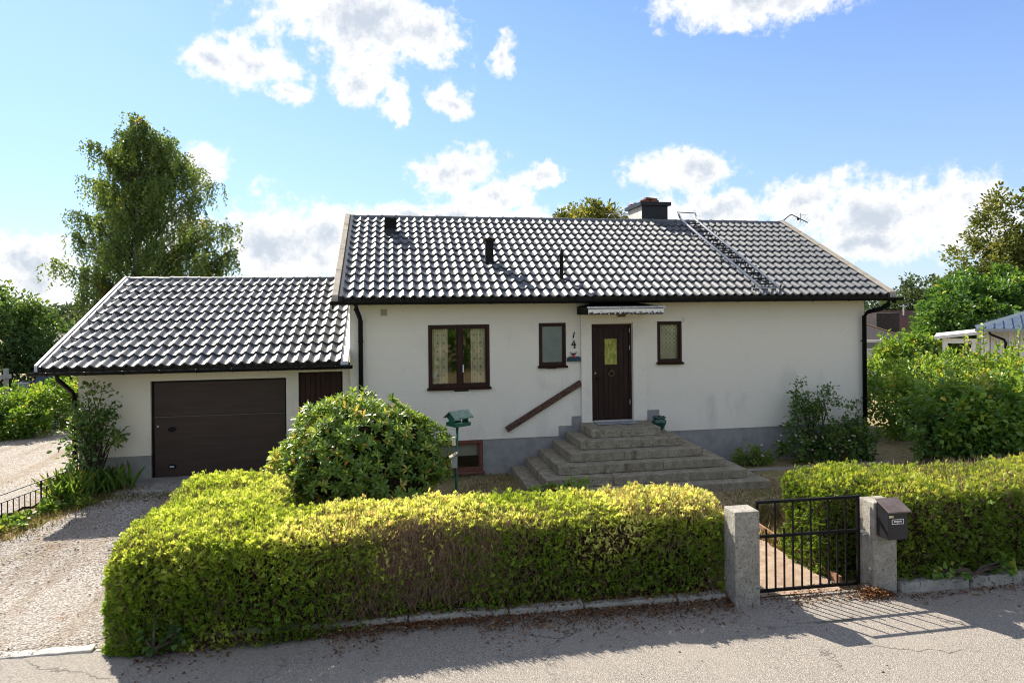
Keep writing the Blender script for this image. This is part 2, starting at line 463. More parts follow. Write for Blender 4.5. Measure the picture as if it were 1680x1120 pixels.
M_CURTAIN = curtain_mat('dotted_curtain', (.82, .76, .60), (.16, .15, .11), 'dots')
M_LACE = curtain_mat('lace_curtain', (.88, .84, .70), (.02, .03, .02), 'lace')
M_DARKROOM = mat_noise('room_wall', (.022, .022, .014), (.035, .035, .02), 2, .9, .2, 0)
M_SHUTTER = mat_noise('white_blind', (.55, .56, .54), (.62, .63, .60), 3, .8, .2, 0)


# ------------------------------------------------------------------ ground
def sst(a, b, x):
    t = np.clip((np.asarray(x, float) - a) / (b - a), 0, 1); return t * t * (3 - 2 * t)


def gh(x, y):
    """height of the terrain"""
    x = np.asarray(x, float); y = np.asarray(y, float)
    z = .27 * sst(-5.6, -.6, y) * sst(-.6, -2.4, x)
    z = z + .05 * sst(-5, -3, y) * (1 - sst(-.6, -2.4, x)) * (1 - sst(13, 15, x))
    z = z - 1.5 * sst(15, 31, x) * sst(-12, 2, y)
    z = z + .25 * sst(-9, -16, x) * sst(0, 9, y)
    return z


def ground_mat():
    m, k, out = new_mat('dry_ground'); p = pos(k)
    n1 = k.noise(p, 1.1, 6, .65); n2 = k.noise(p, 9, 6, .7); n3 = k.noise(p, 70, 4, .7)
    col = k.ramp(n2, [(.3, (.17, .122, .07)), (.5, (.31, .24, .135)), (.72, (.43, .34, .20))])
    col = k.mix(k.math('MULTIPLY', k.mapr(n1, .48, .66), .65), col, (.17, .175, .055))
    col = k.mix(.5, col, k.mix(n3, (.5, .5, .5), (1.3, 1.3, 1.3)), 'MULTIPLY')
    principled(k, out, col, .95, .1, 0, k.math('ADD', n3, n2), .5, .02); return m
M_GROUND = ground_mat()


def gravel_mat():
    m, k, out = new_mat('gravel'); p = pos(k)
    v = k('ShaderNodeTexVoronoi'); k.put(v.inputs['Vector'], p); v.inputs['Scale'].default_value = 58
    v2 = k('ShaderNodeTexVoronoi'); k.put(v2.inputs['Vector'], p); v2.inputs['Scale'].default_value = 26
    rnd = k('ShaderNodeSeparateColor', v.outputs['Color']).outputs[0]
    col = k.ramp(rnd, [(0, (.18, .16, .138)), (.5, (.37, .335, .295)), (1, (.56, .515, .46))])
    tr = k.noise(k.vmath('MULTIPLY', p, (1.5, .12, 1)), 1.6, 4, .55)
    col = k.mix(k.math('MULTIPLY', k.mapr(tr, .48, .66), .5), col, (.24, .185, .12))
    n1 = k.noise(p, .8, 5, .6); n2 = k.noise(p, 3.5, 6, .7)
    col = k.mix(k.math('MULTIPLY', k.mapr(n1, .5, .68), .6), col, (.27, .215, .13))
    col = k.mix(k.math('MULTIPLY', k.mapr(n2, .54, .72), .7), col, (.23, .125, .065))
    h = k.math('ADD', k.math('MULTIPLY', v.outputs['Distance'], -1.0), k.math('MULTIPLY', v2.outputs['Distance'], -.8))
    principled(k, out, col, .92, .15, 0, h, .9, .02); return m
M_GRAVEL = gravel_mat()


def asphalt_mat():
    m, k, out = new_mat('asphalt'); p = pos(k)
    v = k('ShaderNodeTexVoronoi'); k.put(v.inputs['Vector'], p); v.inputs['Scale'].default_value = 120
    rnd = k('ShaderNodeSeparateColor', v.outputs['Color']).outputs[0]
    n1 = k.noise(p, .7, 5, .6); n2 = k.noise(p, 4, 6, .65)
    col = k.ramp(rnd, [(0, (.155, .138, .119)), (.6, (.26, .235, .203)), (1, (.41, .372, .325))])
    col = k.mix(k.math('MULTIPLY', k.mapr(n1, .42, .68), .45), col, (.30, .27, .232))
    col = k.mix(k.math('MULTIPLY', k.mapr(n2, .60, .72), .3), col, (.08, .075, .07))
    cr = k('ShaderNodeTexVoronoi'); cr.feature = 'DISTANCE_TO_EDGE'
    k.put(cr.inputs['Vector'], k.vmath('ADD', p, k.vmath('MULTIPLY', k('ShaderNodeCombineXYZ', n2, n1, 0.0).outputs[0], (.9, .9, 0)))); cr.inputs['Scale'].default_value = .42
    ck = k.math('SUBTRACT', 1.0, k.mapr(cr.outputs['Distance'], .0, .008))
    ck = k.math('MULTIPLY', ck, k.mapr(n1, .45, .55))
    col = k.mix(k.math('MULTIPLY', ck, .7), col, (.04, .038, .035))
    principled(k, out, col, .88, .25, 0, k.math('SUBTRACT', k.math('MULTIPLY', v.outputs['Distance'], -1.0), ck), .7, .008); return m
M_ASPHALT = asphalt_mat()
M_PATH = mat_noise('sandy_path', (.30, .21, .15), (.46, .35, .26), 7, .95, .1, .8, 80, .012, detail=8)


def sheet(name, xs, ys, zf, mat, keep=None, parent=None):
    xs = np.asarray(xs, float); ys = np.asarray(ys, float); X, Y = np.meshgrid(xs, ys)
    Z = zf(X, Y); V = np.stack([X, Y, Z], -1).reshape(-1, 3); nx, ny = len(xs), len(ys)
    i = np.arange((ny - 1) * nx).reshape(ny - 1, nx)[:, :-1].ravel()
    F = np.stack([i, i + 1, i + 1 + nx, i + nx], 1)
    if keep is not None:
        c = V[F].mean(1); F = F[keep(c[:, 0], c[:, 1])]
        used = np.unique(F); mp = np.full(len(V), -1); mp[used] = np.arange(len(used)); V = V[used]; F = mp[F]
    return npmesh(name, V, F, mat, None, parent, smooth=True)


def kerb_y(x): return -6.52 - .035 * np.asarray(x, float) * (np.asarray(x, float) < 6.5) - .2275 * (np.asarray(x, float) >= 6.5)


gx = np.unique(np.concatenate([np.linspace(-400, -16, 25), np.arange(-16, 18, .25), np.linspace(18, 60, 43), np.linspace(60, 400, 18)]))
gy = np.unique(np.concatenate([np.linspace(-120, -14, 12), np.arange(-14, 10, .25), np.linspace(10, 60, 40), np.linspace(60, 600, 18)]))
def ground_z(X, Y): return gh(X, Y) + .012 * np.sin(X * 2.1) * np.sin(Y * 1.7) * (Y > -6) - .02 - .03 * (Y < kerb_y(X) + .1)
struct(sheet('ground', gx, gy, ground_z, M_GROUND))
# road: asphalt up to the kerb, slightly cambered
rx = np.unique(np.concatenate([np.linspace(-120, -12, 20), np.arange(-12, 16, .5), np.linspace(16, 120, 20)]))
V = []; F = []
ts = np.linspace(0, 1, 9)
for x in rx:
    y1 = float(kerb_y(x)) + (.06 if x < -3.05 else .12 if 4.3 < x < 5.9 else .02)
    for t in ts: V.append((x, y1 + (-13.2 - y1) * t, .0 + .045 * math.sin(math.pi * t)))
nt = len(ts)
for i in range(len(rx) - 1):
    for j in range(nt - 1): F.append((i * nt + j, (i + 1) * nt + j, (i + 1) * nt + j + 1, i * nt + j + 1))
struct(npmesh('road', np.array(V), np.array(F)[:, ::-1], M_ASPHALT, smooth=True))
# driveway of gravel
def in_drive(x, y):
    strip = (np.abs(x - (-5.72 + (y + .95) * .45) - .35) < .55) & (y > -3.3)
    right = np.where(y < -3.6, -2.7, -2.7 + (y + 3.6) * .35)
    return (x < right) & (y < -.05) & ~strip | (x < -6.6) & (y >= -.05)
struct(sheet('gravel_drive', np.arange(-20, -1.4, .15), np.arange(-6.36, 14, .15),
             lambda X, Y: gh(X, Y) + .012 + .012 * np.sin(X * 1.3 + 1) * np.sin(Y * .8) * (Y > -6.2), M_GRAVEL, in_drive))
struct(sheet('garden_path', np.arange(4.36, 5.62, .1), np.arange(-6.62, -4.75, .1), lambda X, Y: gh(X, Y) + .012 + .008 * np.sin(X * 5) * np.sin(Y * 3) + .02 * (Y > -6.4), M_PATH))


# ------------------------------------------------------------------ house
def holed_wall(x0, x1, z0, z1, yf, yb, holes, depth=None):
    mb = MB(); xs = sorted({x0, x1, *[h[0] for h in holes], *[h[1] for h in holes]}); zs = sorted({z0, z1, *[h[2] for h in holes], *[h[3] for h in holes]})
    for i in range(len(xs) - 1):
        for j in range(len(zs) - 1):
            cx, cz = (xs[i] + xs[i + 1]) / 2, (zs[j] + zs[j + 1]) / 2
            if any(h[0] < cx < h[1] and h[2] < cz < h[3] for h in holes): continue
            a, b, c, d = xs[i], xs[i + 1], zs[j], zs[j + 1]
            mb.add([(a, yf, c), (b, yf, c), (b, yf, d), (a, yf, d)], [(0, 1, 2, 3)])
            mb.add([(a, yb, c), (b, yb, c), (b, yb, d), (a, yb, d)], [(3, 2, 1, 0)])
    for (a, b, c, d) in holes:
        mb.add([(a, yf, c), (b, yf, c), (b, yf, d), (a, yf, d), (a, yb, c), (b, yb, c), (b, yb, d), (a, yb, d)],
               ([(0, 4, 5, 1)] if c > z0 else []) + [(1, 5, 6, 2)] + ([(2, 6, 7, 3)] if d < z1 else []) + [(3, 7, 4, 0)])
    mb.add([(x0, yf, z0), (x1, yf, z0), (x1, yf, z1), (x0, yf, z1), (x0, yb, z0), (x1, yb, z0), (x1, yb, z1), (x0, yb, z1)],
           [(1, 5, 6, 2), (3, 7, 4, 0)])
    return mb


TILE_N = 10
def tile_mesh(name, wv, ln, amp, lift, mat):
    xs = [i / TILE_N for i in range(TILE_N + 1)]
    def prof(t): return amp * (math.cos(2 * math.pi * t) + .18 * math.cos(4 * math.pi * t))
    V = []
    for t in xs: V.append((t * wv, 0, prof(t) + lift - .034))
    for t in xs: V.append((t * wv, 0, prof(t) + lift))
    for t in xs: V.append((t * wv, ln, prof(t)))
    n = TILE_N + 1; F = []
    for i in range(TILE_N):
        F.append((i, i + 1, n + i + 1, n + i)); F.append((n + i, n + i + 1, 2 * n + i + 1, 2 * n + i))
    me = bpy.data.meshes.new(name); me.from_pydata(V, [], F); me.materials.append(mat)
    me.polygons.foreach_set('use_smooth', [True] * len(F)); me.update()
    me.set_sharp_from_angle(angle=R(50))
    return me, np.array(V), np.array(F)


def tiled_slope(roof, x0, x1, ye, ze, yr, zr, ncol, nrow, amp, mat, limit):
    ang = math.atan2(zr - ze, yr - ye); ln = math.hypot(zr - ze, yr - ye); p = ln / nrow; wv = (x1 - x0) / ncol
    me, TV, TF = tile_mesh('roof_tile', wv, p + .035, amp, .046, mat)
    ca, sa = math.cos(ang), math.sin(ang); spots = []
    for j in range(nrow):
        for i in range(ncol):
            s = j * p; x = x0 + i * wv
            loc = (x, ye + s * ca, ze + s * sa)
            if j == nrow - 1: pass
            spots.append((math.dist(loc, cam.location), loc))
    spots.sort()
    q = roof
    while q.parent is not None: q = q.parent
    for _, loc in spots[:limit]:
        o = bpy.data.objects.new('roof_tile', me); COL.objects.link(o)
        o.location = (loc[0] + random.uniform(-.002, .002), loc[1] + random.uniform(-.006, .006), loc[2] + random.uniform(0, .004))
        o.rotation_euler = (ang + random.uniform(-.008, .008), random.uniform(-.008, .008), random.uniform(-.008, .008)); o.parent = roof
    rest = spots[limit:]
    if rest:
        VV = []; FF = []
        for k, (_, loc) in enumerate(rest):
            a = ang + random.uniform(-.008, .008)
            c, s_ = math.cos(a), math.sin(a)
            v = TV.copy(); v2 = v.copy(); v2[:, 1] = v[:, 1] * c - v[:, 2] * s_; v2[:, 2] = v[:, 1] * s_ + v[:, 2] * c
            VV.append(v2 + np.array(loc) + np.array([random.uniform(-.002, .002), random.uniform(-.006, .006), random.uniform(0, .004)])); FF.append(TF + k * len(TV))
        o = npmesh('roof_tiles', np.concatenate(VV), np.concatenate(FF), mat, None, None, smooth=True)
        o.data.set_sharp_from_angle(angle=R(50)); o.parent = roof; stuff(o)


def window(parent, x0, x1, z0, z1, yf, frame_mat, pane_mat, mull=(), fw=.055, sill=True, depth=.09):
    mb = MB()
    mb.box(x0, x0 + fw, yf, yf + depth, z0, z1); mb.box(x1 - fw, x1, yf, yf + depth, z0, z1)
    mb.box(x0 + fw, x1 - fw, yf, yf + depth, z1 - fw, z1); mb.box(x0 + fw, x1 - fw, yf, yf + depth, z0, z0 + fw)
    for m in mull: mb.box(m - .045, m + .045, yf - .004, yf + depth - .002, z0 + fw, z1 - fw)
    wdw = mb.build('window', frame_mat, parent, bevel=.004)
    edges = [x0 + fw] + [v for m in mull for v in (m - .045, m + .045)] + [x1 - fw]
    for i in range(0, len(edges), 2):
        a, b = edges[i], edges[i + 1]
        s = MB()
        for (xa, xb, za, zb) in ((a, a + .028, z0 + fw, z1 - fw), (b - .028, b, z0 + fw, z1 - fw), (a + .028, b - .028, z1 - fw - .028, z1 - fw), (a + .028, b - .028, z0 + fw, z0 + fw + .028)):
            s.box(xa, xb, yf + .022, yf + .06, za, zb)
        s.build('sash', frame_mat, wdw)
        MB().box(a + .027, b - .027, yf + .04, yf + .046, z0 + fw + .027, z1 - fw - .027).build('pane', pane_mat, wdw)
    if sill: MB().prism([(yf + .02, z0 - .012), (yf + .02, z0 + .012), (yf - .06, z0 - .022), (yf - .06, z0 - .045)], 'x', x0 - .03, x1 + .03).build('sill', frame_mat, wdw)
    return wdw


XL, XR = -.82, 11.07
house = thing('house', 'white rendered bungalow with black tiled roof, dark front door and stone steps', 'house', (5.1, 3.9, 0))
W1 = (.78, 2.08, 1.90, 3.23); W2 = (3.16, 3.76, 2.31, 3.24); W3 = (5.87, 6.45, 2.32, 3.24); DR = (4.33, 5.27, 1.07, 3.20); BW = (.90, 1.92, .11, .775)
front = holed_wall(XL, XR, .78, 3.76, 0, .28, [W1, W2, W3, DR])
front.build('front_wall', M_WALL, house)
gw = MB()
for xa, xb in ((XL + .003, XL + .28), (XR - .28, XR - .003)):
    gw.prism([(.283, 0), (7.8, 0), (7.8, 3.72), (3.9, 5.70), (.283, 3.86)], 'x', xa, xb)
gw.box(XL + .28, XR - .28, 7.52, 7.8, 0, 3.72)
gw.build('gable_wall', M_WALL, house)
pl = holed_wall(XL, XR, -.3, .778, .012, .28, [BW]); pl.build('plinth', M_PLINTH, house)
for (a, b, zt) in ((3.58, 3.87, 1.00), (3.875, 4.10, 1.20), (5.60, 5.90, 1.27), (5.905, 6.02, 1.10)):
    MB().box(a, b, -.008, .01, .775, zt).build('plinth_upstand', M_PLINTH, house)
# dark inner rooms
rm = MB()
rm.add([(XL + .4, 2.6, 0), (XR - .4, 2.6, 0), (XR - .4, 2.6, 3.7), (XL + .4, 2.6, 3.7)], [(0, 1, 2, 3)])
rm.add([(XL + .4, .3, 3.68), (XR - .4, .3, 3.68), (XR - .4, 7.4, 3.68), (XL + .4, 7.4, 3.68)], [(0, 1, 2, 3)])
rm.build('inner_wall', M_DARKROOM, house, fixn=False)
# roof
deck = MB()
deck.add([(XL - .3, -.46, 3.74), (XR + .44, -.46, 3.74), (XR + .44, 3.9, 5.92), (XL - .3, 3.9, 5.92), (XR + .44, 8.3, 3.72), (XL - .3, 8.3, 3.72)], [(0, 1, 2, 3), (3, 2, 4, 5)])
deck.add([(XL - .3, -.46, 3.70), (XR + .44, -.46, 3.70), (XR + .44, .3, 3.70), (XL - .3, .3, 3.70)], [(0, 1, 2, 3)])
roof = deck.build('roof', M_FASCIA, house, fixn=False)
HX0, HX1 = -.93, 11.29
tiled_slope(roof, HX0, HX1, -.50, 3.79, 3.86, 5.97, 61, 13, .026, M_TILE, 300)
def ridge(roof, x0, x1, y, z, n, rad, mat):
    p = (x1 - x0) / n
    prof = [(rad * math.cos(t), rad * math.sin(t)) for t in np.linspace(-.25, math.pi + .25, 9)]
    V = []; F = []
    for xx, sc in ((0, 1.12), (.05, 1.12), (.055, 1.0), (p + .04, .98)):
        for (a, b) in prof: V.append((xx, a * sc, b * sc))
    for i in range(3):
        for k in range(8): F.append((i * 9 + k, i * 9 + k + 1, i * 9 + k + 10, i * 9 + k + 9))
    F.append(tuple(range(9)))
    me = bpy.data.meshes.new('ridge_tile'); me.from_pydata(V, [], F); me.materials.append(mat); me.polygons.foreach_set('use_smooth', [True] * len(F)); me.update(); me.set_sharp_from_angle(angle=R(40))
    for i in range(n):
        o = bpy.data.objects.new('ridge_tile', me); COL.objects.link(o); o.parent = roof
        o.location = (x0 + i * p, y + random.uniform(-.004, .004), z + random.uniform(-.004, .006)); o.rotation_euler = (random.uniform(-.02, .02), random.uniform(-.006, .006), 0)
ridge(roof, HX0, HX1, 3.9, 5.965, 34, .085, M_TILE)
for xa, xb, nm in ((-1.13, -.925, 4), (11.285, 11.50, 5)):
    for k in range(nm):
        a = -.52 + (4.44) * k / nm; b = -.52 + 4.44 * (k + 1) / nm - .008
        za, zb = 3.79 + .5 * (a + .5), 3.79 + .5 * (b + .5)
        MB().prism([(a, za - .06), (b, zb - .06), (b, zb + .085), (a, za + .085)], 'x', xa if xa < 0 else xa + .06, xb - .085 if xa < 0 else xb).build('verge_board', M_VERGE, roof, bevel=.006)
        MB().prism([(a, za - .06), (b, zb - .06), (b, zb + .06), (a, za + .06)], 'x', xb - .083 if xa < 0 else xa, xb if xa < 0 else xa + .058).build('verge_flashing', M_CHIM, roof)
    bb = MB().prism([(-.53, 3.58), (-.53, 3.72), (3.9, 5.90), (8.3, 3.70), (8.3, 3.58), (3.9, 5.76)], 'x', (xa if xa < 0 else xb - .03), (xa + .03 if xa < 0 else xb)); bb.build('barge_board', M_FASCIA, roof)
MB().box(XL - .28, XR + .42, -.50, -.462, 3.66, 3.80).build('fascia_board', M_FASCIA, roof)


def gutter(parent, x0, x1, y, z, rad, nbr):
    prof = [(rad * math.cos(t), rad * math.sin(t)) for t in np.linspace(math.pi, 2 * math.pi, 9)]
    V = []; F = []
    for x in (x0, x1):
        for (a, b) in prof: V.append((x, y + a, z + b))
        for (a, b) in prof: V.append((x, y + a * .92, z + b * .92))
    for k in range(8):
        F.append((k, k + 1, 18 + k + 1, 18 + k)); F.append((9 + k, 18 + 9 + k, 18 + 10 + k, 10 + k))
    F += [tuple(range(9)), tuple(range(26, 17, -1)), (0, 18, 27, 9), (8, 17, 35, 26)]
    g = MB().add(V, F).build('gutter', M_BLACK, parent)
    for i in range(nbr):
        xx = x0 + (x1 - x0) * (i + .5) / nbr
        MB().tube([(xx, y + rad * 1.05 * math.cos(t), z + rad * 1.05 * math.sin(t)) for t in np.linspace(math.pi, 2 * math.pi, 7)], .009, 5).build('gutter_bracket', M_BLACK, g)
gutter(house, -1.16, 11.60, -.585, 3.735, .075, 14)
MB().tube([(-.66, -.585, 3.69), (-.66, -.56, 3.58), (-.62, -.14, 3.42), (-.60, -.10, 3.34), (-.60, -.09, .10)], .048, 12).build('downpipe', M_BLACK, house, smooth=True)
MB().tube([(11.27, -.585, 3.69), (11.27, -.56, 3.58), (11.2, -.40, 3.47), (11.05, -.16, 3.40), (11.0, -.10, 3.30), (11.0, -.09, .06)], .05, 12).build('downpipe', M_BLACK, house, smooth=True)
for px, zz in ((-.60, 2.9), (-.60, 1.6), (11.0, 2.7), (11.0, 1.35)):
    MB().lathe((px, -.09, zz), [(.056, 0), (.056, .035)], 12).box(px - .012, px + .012, -.09, .01, zz, zz + .03).build('pipe_clamp', M_BLACK, house)

# windows
w1 = window(house, *W1, -.012, M_BROWN, M_GLASS, (1.445,), .06)
for (xa, xb) in ((.86, 1.20), (1.69, 2.02)):
    n = 14; V = []; F = []
    for i in range(n + 1):
        x = xa + (xb - xa) * i / n
        for z in (1.94, 3.19): V.append((x, .13 + .018 * math.sin(i * 1.9), z))
    for i in range(n): F.append((2 * i, 2 * i + 2, 2 * i + 3, 2 * i + 1))
    MB().add(V, F).build('curtain', M_CURTAIN, w1, fixn=False)
MB().box(1.50, 1.525, -.022, -.012, 2.22, 2.38).build('window_handle', M_WHITE, w1)
window(house, *W2, -.012, M_BROWN, M_FROST, (), .05)
w3 = window(house, *W3, -.012, M_BROWN, M_GLASS, (), .05)
MB().add([(5.90, .10, 2.34), (6.42, .10, 2.34), (6.42, .10, 3.22), (5.90, .10, 3.22)], [(0, 1, 2, 3)]).build('lace_curtain', M_LACE, w3, fixn=False)
wb_ = window(house, *BW, .0, M_REDWOOD, M_GLASS, (), .065)
MB().box(.95, 1.87, .16, .17, .42, .76).build('blind', M_SHUTTER, wb_)
for a, b, z in ((1.32, 1.62, 1.85), (3.33, 3.54, 2.275)):
    MB().box(a, b, -.018, .004, z - .03, z - .005).build('air_slot', M_BLACK, house)

# door with its portal
po = MB()
po.box(4.09, 4.325, -.07, -.001, 1.06, 3.22); po.box(5.275, 5.59, -.07, -.001, 1.06, 3.22); po.box(4.09, 5.59, -.07, -.001, 3.222, 3.44)
po.build('door_surround', M_WALL, house)
fr = MB()
fr.box(4.33, 4.385, .02, .12, 1.09, 3.20); fr.box(5.215, 5.27, .02, .12, 1.09, 3.20); fr.box(4.385, 5.215, .02, .12, 3.145, 3.20)
door = fr.build('front_door', M_BROWN, house)
pz = [1.10, 3.14]; px0, px1 = 4.388, 5.212
ncol = 7; pw = (px1 - px0) / ncol
for i in range(ncol):
    a, b = px0 + i * pw + .002, px0 + (i + 1) * pw - .002
    segs = [(1.10, 3.14)]
    if i in (2, 3, 4) : segs = [(1.10, 2.27), (2.90, 3.14)]
    for (za, zb) in segs: MB().box(a, b, .045, .09, za, zb).build('plank', M_DOOR, door, bevel=.005)
MB().box(px0, px1, .088, .10, 1.10, 3.14).build('door_core', M_DOOR, door)
ga, gb = px0 + 2 * pw, px0 + 5 * pw
MB().box(ga + .03, gb - .03, .060, .066, 2.30, 2.87).build('door_glass', M_DOORGLASS, door)
MB().box(ga, ga + .03, .04, .085, 2.27, 2.90).box(gb - .03, gb, .04, .085, 2.27, 2.90).box(ga + .03, gb - .03, .04, .085, 2.87, 2.90).box(ga + .03, gb - .03, .04, .085, 2.27, 2.30).build('glazing_bead', M_BROWN, door)
kc = Vector((4.80, .02, 2.10))
MB().tube([kc + Vector((.062 * math.cos(t), 0, .062 * math.sin(t))) for t in np.linspace(0, 2 * math.pi, 21)], .010, 8).lathe((4.80, .03, 2.155), [(.02, 0), (.024, .02), (.01, .035)], 10).build('knocker', M_BRASS, door, smooth=True)
MB().lathe((4.43, .03, 2.12), [(.018, -.018), (.02, 0), (.018, .018)], 10).build('door_lock', M_STEEL, door)
MB().box(4.46, 4.58, .02, .034, 1.985, 2.005).box(4.455, 4.475, .02, .05, 1.96, 2.03).build('door_handle', M_BLACK, door)
for zz in (1.42, 2.62, 3.0): MB().tube([(5.222, .015, zz), (5.222, .015, zz + .10)], .010, 8).build('hinge', M_STEEL, door)

# canopy
cn = MB().box(4.02, 5.66, -.84, -.005, 3.53, 3.565)
canopy = cn.build('door_canopy', M_BLACK, house)
MB().box(4.02, 5.66, -.87, -.842, 3.415, 3.535).build('fascia', M_PEEL, canopy)
for a in (4.02, 5.63): MB().box(a, a + .03, -.84, -.005, 3.415, 3.528).build('side_board', M_FASCIA, canopy)
MB().add([(3.99, -.90, 3.57), (5.69, -.90, 3.57), (5.69, -.004, 3.57), (3.99, -.004, 3.57), (4.45, -.004, 3.69), (5.2, -.004, 3.69)],
         [(0, 1, 5, 4), (0, 4, 3), (1, 2, 5), (3, 2, 1, 0)]).build('sheet_cover', M_BLACK, canopy)
MB().box(3.99, 5.69, -.905, -.892, 3.55, 3.585).build('drip_edge', M_STEEL, canopy)
MB().box(4.05, 5.63, -.84, -.06, 3.50, 3.515).build('soffit', M_WHITE, canopy)
MB().add([(4.72, -.66, 3.50), (4.94, -.66, 3.50), (4.94, -.46, 3.50), (4.72, -.46, 3.50), (4.76, -.62, 3.36), (4.90, -.62, 3.36), (4.90, -.50, 3.36), (4.76, -.50, 3.36)],
         [(0, 1, 5, 4), (1, 2, 6, 5), (2, 3, 7, 6), (3, 0, 4, 7), (4, 5, 6, 7)]).build('porch_lamp', mat_noise('smoked_lamp', (.08, .05, .025), (.13, .08, .04), 10, .3, .5, 0), canopy)

# wall fittings
va = MB().box(-.20, -.06, -.008, .002, 3.43, 3.58)
vent = va.build('wall_vent', mat_noise('vent_plate', (.55, .50, .42), (.6, .55, .47), 9, .7, .3, 0), house)
for i in range(6): MB().box(-.19, -.07, -.016, -.007, 3.445 + i * .022, 3.457 + i * .022).build('louvre', M_GPLINTH, vent)
v2 = MB().box(7.93, 8.10, .002, .014, .50, .68).build('plinth_vent', M_PLINTH, house)
for i in range(4): MB().box(7.94, 8.09, -.006, .004, .52 + i * .04, .535 + i * .04).build('louvre', M_PLINTH, v2)
MB().box(5.54 + .95, 6.53, -.02, .002, 3.22, 3.32).build('wall_hook', M_WHITE, house)
hb = MB().beam((2.43, -.035, .975), (4.08, -.035, 1.93), .055, .125); hb.build('handrail_board', mat_noise('worn_board', (.06, .032, .022), (.16, .095, .07), 26, .85, .2, .4, 60), house, bevel=.004)
# house number 1 4
dg = MB()
dg.beam((3.925, -.012, 2.905), (3.955, -.012, 3.035), .016, .026, (0, -1, 0))
dg.build('house_number', M_BLACK, house)
d4 = MB()
d4.beam((3.955, -.012, 2.855), (3.895, -.012, 2.765), .016, .020, (0, -1, 0)); d4.box(3.885, 3.985, -.02, -.004, 2.745, 2.768); d4.box(3.945, 3.968, -.022, -.006, 2.69, 2.815); d4.box(3.93, 3.985, -.02, -.004, 2.685, 2.70)
d4.build('house_number', M_BLACK, house)
MB().box(3.78, 4.075, -.075, -.002, 2.40, 2.475).build('wall_ledge', mat_noise('navy_ledge', (.008, .03, .06), (.015, .06, .10), 12, .5, .4, 0), house)

# chimney, vents, ladder, antenna
ch = MB(); ch.add([(7.12, 4.05, 5.75), (7.90, 4.05, 5.75), (7.90, 4.045, 6.47), (7.12, 4.045, 6.47), (7.12, 4.06, 5.75), (7.90, 4.06, 5.75), (7.90, 4.06, 6.47), (7.12, 4.06, 6.47)],
                 [(0, 1, 2, 3), (4, 7, 6, 5), (0, 3, 7, 4), (1, 5, 6, 2), (3, 2, 6, 7), (0, 4, 5, 1)])
chim = ch.build('chimney', M_CHIM, roof)
MB().box(7.13, 7.89, 4.062, 5.20, 5.4, 6.46).build('stack', M_CHIMW, chim)
MB().box(7.05, 7.98, 3.97, 5.30, 6.46, 6.56).build('cap', M_CHIM, chim)
for i, (a, b, c, d) in enumerate(((7.10, 7.35, 4.05, 4.16), (7.38, 7.63, 4.03, 4.14), (7.25, 7.5, 4.3, 4.41), (7.1, 7.35, 4.6, 4.7), (7.08, 7.2, 4.85, 5.1), (7.5, 7.75, 4.6, 4.72))):
    MB().box(a, b, c, d, 6.562, 6.625).build('brick', M_BRICK, chim, bevel=.006)
MB().obox((7.42, 4.15, 6.66), (.34, .22, .05), Matrix.Rotation(.1, 3, 'Y')).build('slab', M_BRICK, chim)
def rz(y): return 3.79 + .5 * (y + .5)
b1 = MB().box(-.09, .14, 2.70, 2.95, 5.3, 5.80).build('roof_vent', M_CHIM, roof)
MB().box(-.11, .16, 2.67, 2.98, 5.80, 5.83).build('hood', M_BLACK, b1)
for i in range(6): MB().box(-.12, .17, 2.655, 2.995, 5.57 + i * .038, 5.588 + i * .038).build('louvre', M_BLACK, b1)
b2 = MB().box(2.17, 2.35, 1.05, 1.23, 4.40, 5.11).build('roof_vent', M_BLACK, roof)
MB().box(2.13, 2.39, 1.01, 1.27, 5.11, 5.17).build('hood', M_FASCIA, b2)
b3 = MB().lathe((3.77, .35, 4.12), [(.06, 0), (.045, .12), (.043, .58), (.056, .60), (.056, .64), (.035, .66), (.035, .74), (.01, .76)], 12).build('soil_pipe', M_BLACK, roof, smooth=True)
MB().box(3.70, 3.84, .22, .52, 4.10, 4.20).build('pipe_flashing', M_TILE, b3)
sl = Vector((0, 1, .5)).normalized(); nr = Vector((0, -.5, 1)).normalized()
def rp(x, y, h): return Vector((x, y, rz(y))) + nr * h
lad = MB().tube([rp(8.15, -.34, .14), rp(8.13, 3.72, .14), rp(8.13, 3.9, .22)], .03, 8).build('roof_ladder', M_FLASH, roof, smooth=True)
MB().tube([rp(8.60, -.34, .14), rp(8.58, 3.72, .14), rp(8.58, 3.9, .22)], .03, 8).build('rail', M_FLASH, lad, smooth=True)
for i in range(14):
    y = -.18 + i * .28
    MB().beam(rp(8.15, y, .12), rp(8.59, y, .12), .03, .03, nr).build('rung', M_BLACK, lad)
for y in (-.28, 1.25, 2.75):
    MB().beam(rp(8.0, y, .075), rp(8.75, y, .075), .035, .02, nr).build('bracket', M_STEEL, lad)
    for x in (8.05, 8.7): MB().beam(rp(x, y, .0), rp(x, y, .16), .025, .02, sl).build('bracket', M_BLACK, lad)
MB().tube([rp(8.10, 3.75, .18), rp(8.05, 3.85, .30), rp(8.6, 3.85, .28), rp(8.62, 3.8, .2)], .014, 6).build('top_hook', M_BLACK, lad)
for x in (6.15, 6.55):
    MB().tube([(x + .12 * math.cos(t), 3.88, 6.0 + .17 * math.sin(t)) for t in np.linspace(0, math.pi, 9)], .008, 5).build('ridge_loop', M_STEEL, roof)
MB().beam((5.95, 3.82, 6.17), (6.68, 3.82, 6.19), .015, .015).build('ridge_wire', M_STEEL, roof)
an = MB().tube([(11.43, 4.0, 5.75), (11.45, 4.0, 6.02), (11.74, 4.0, 6.24), (11.80, 4.0, 6.26)], .016, 7).build('antenna', M_BLACK, house)
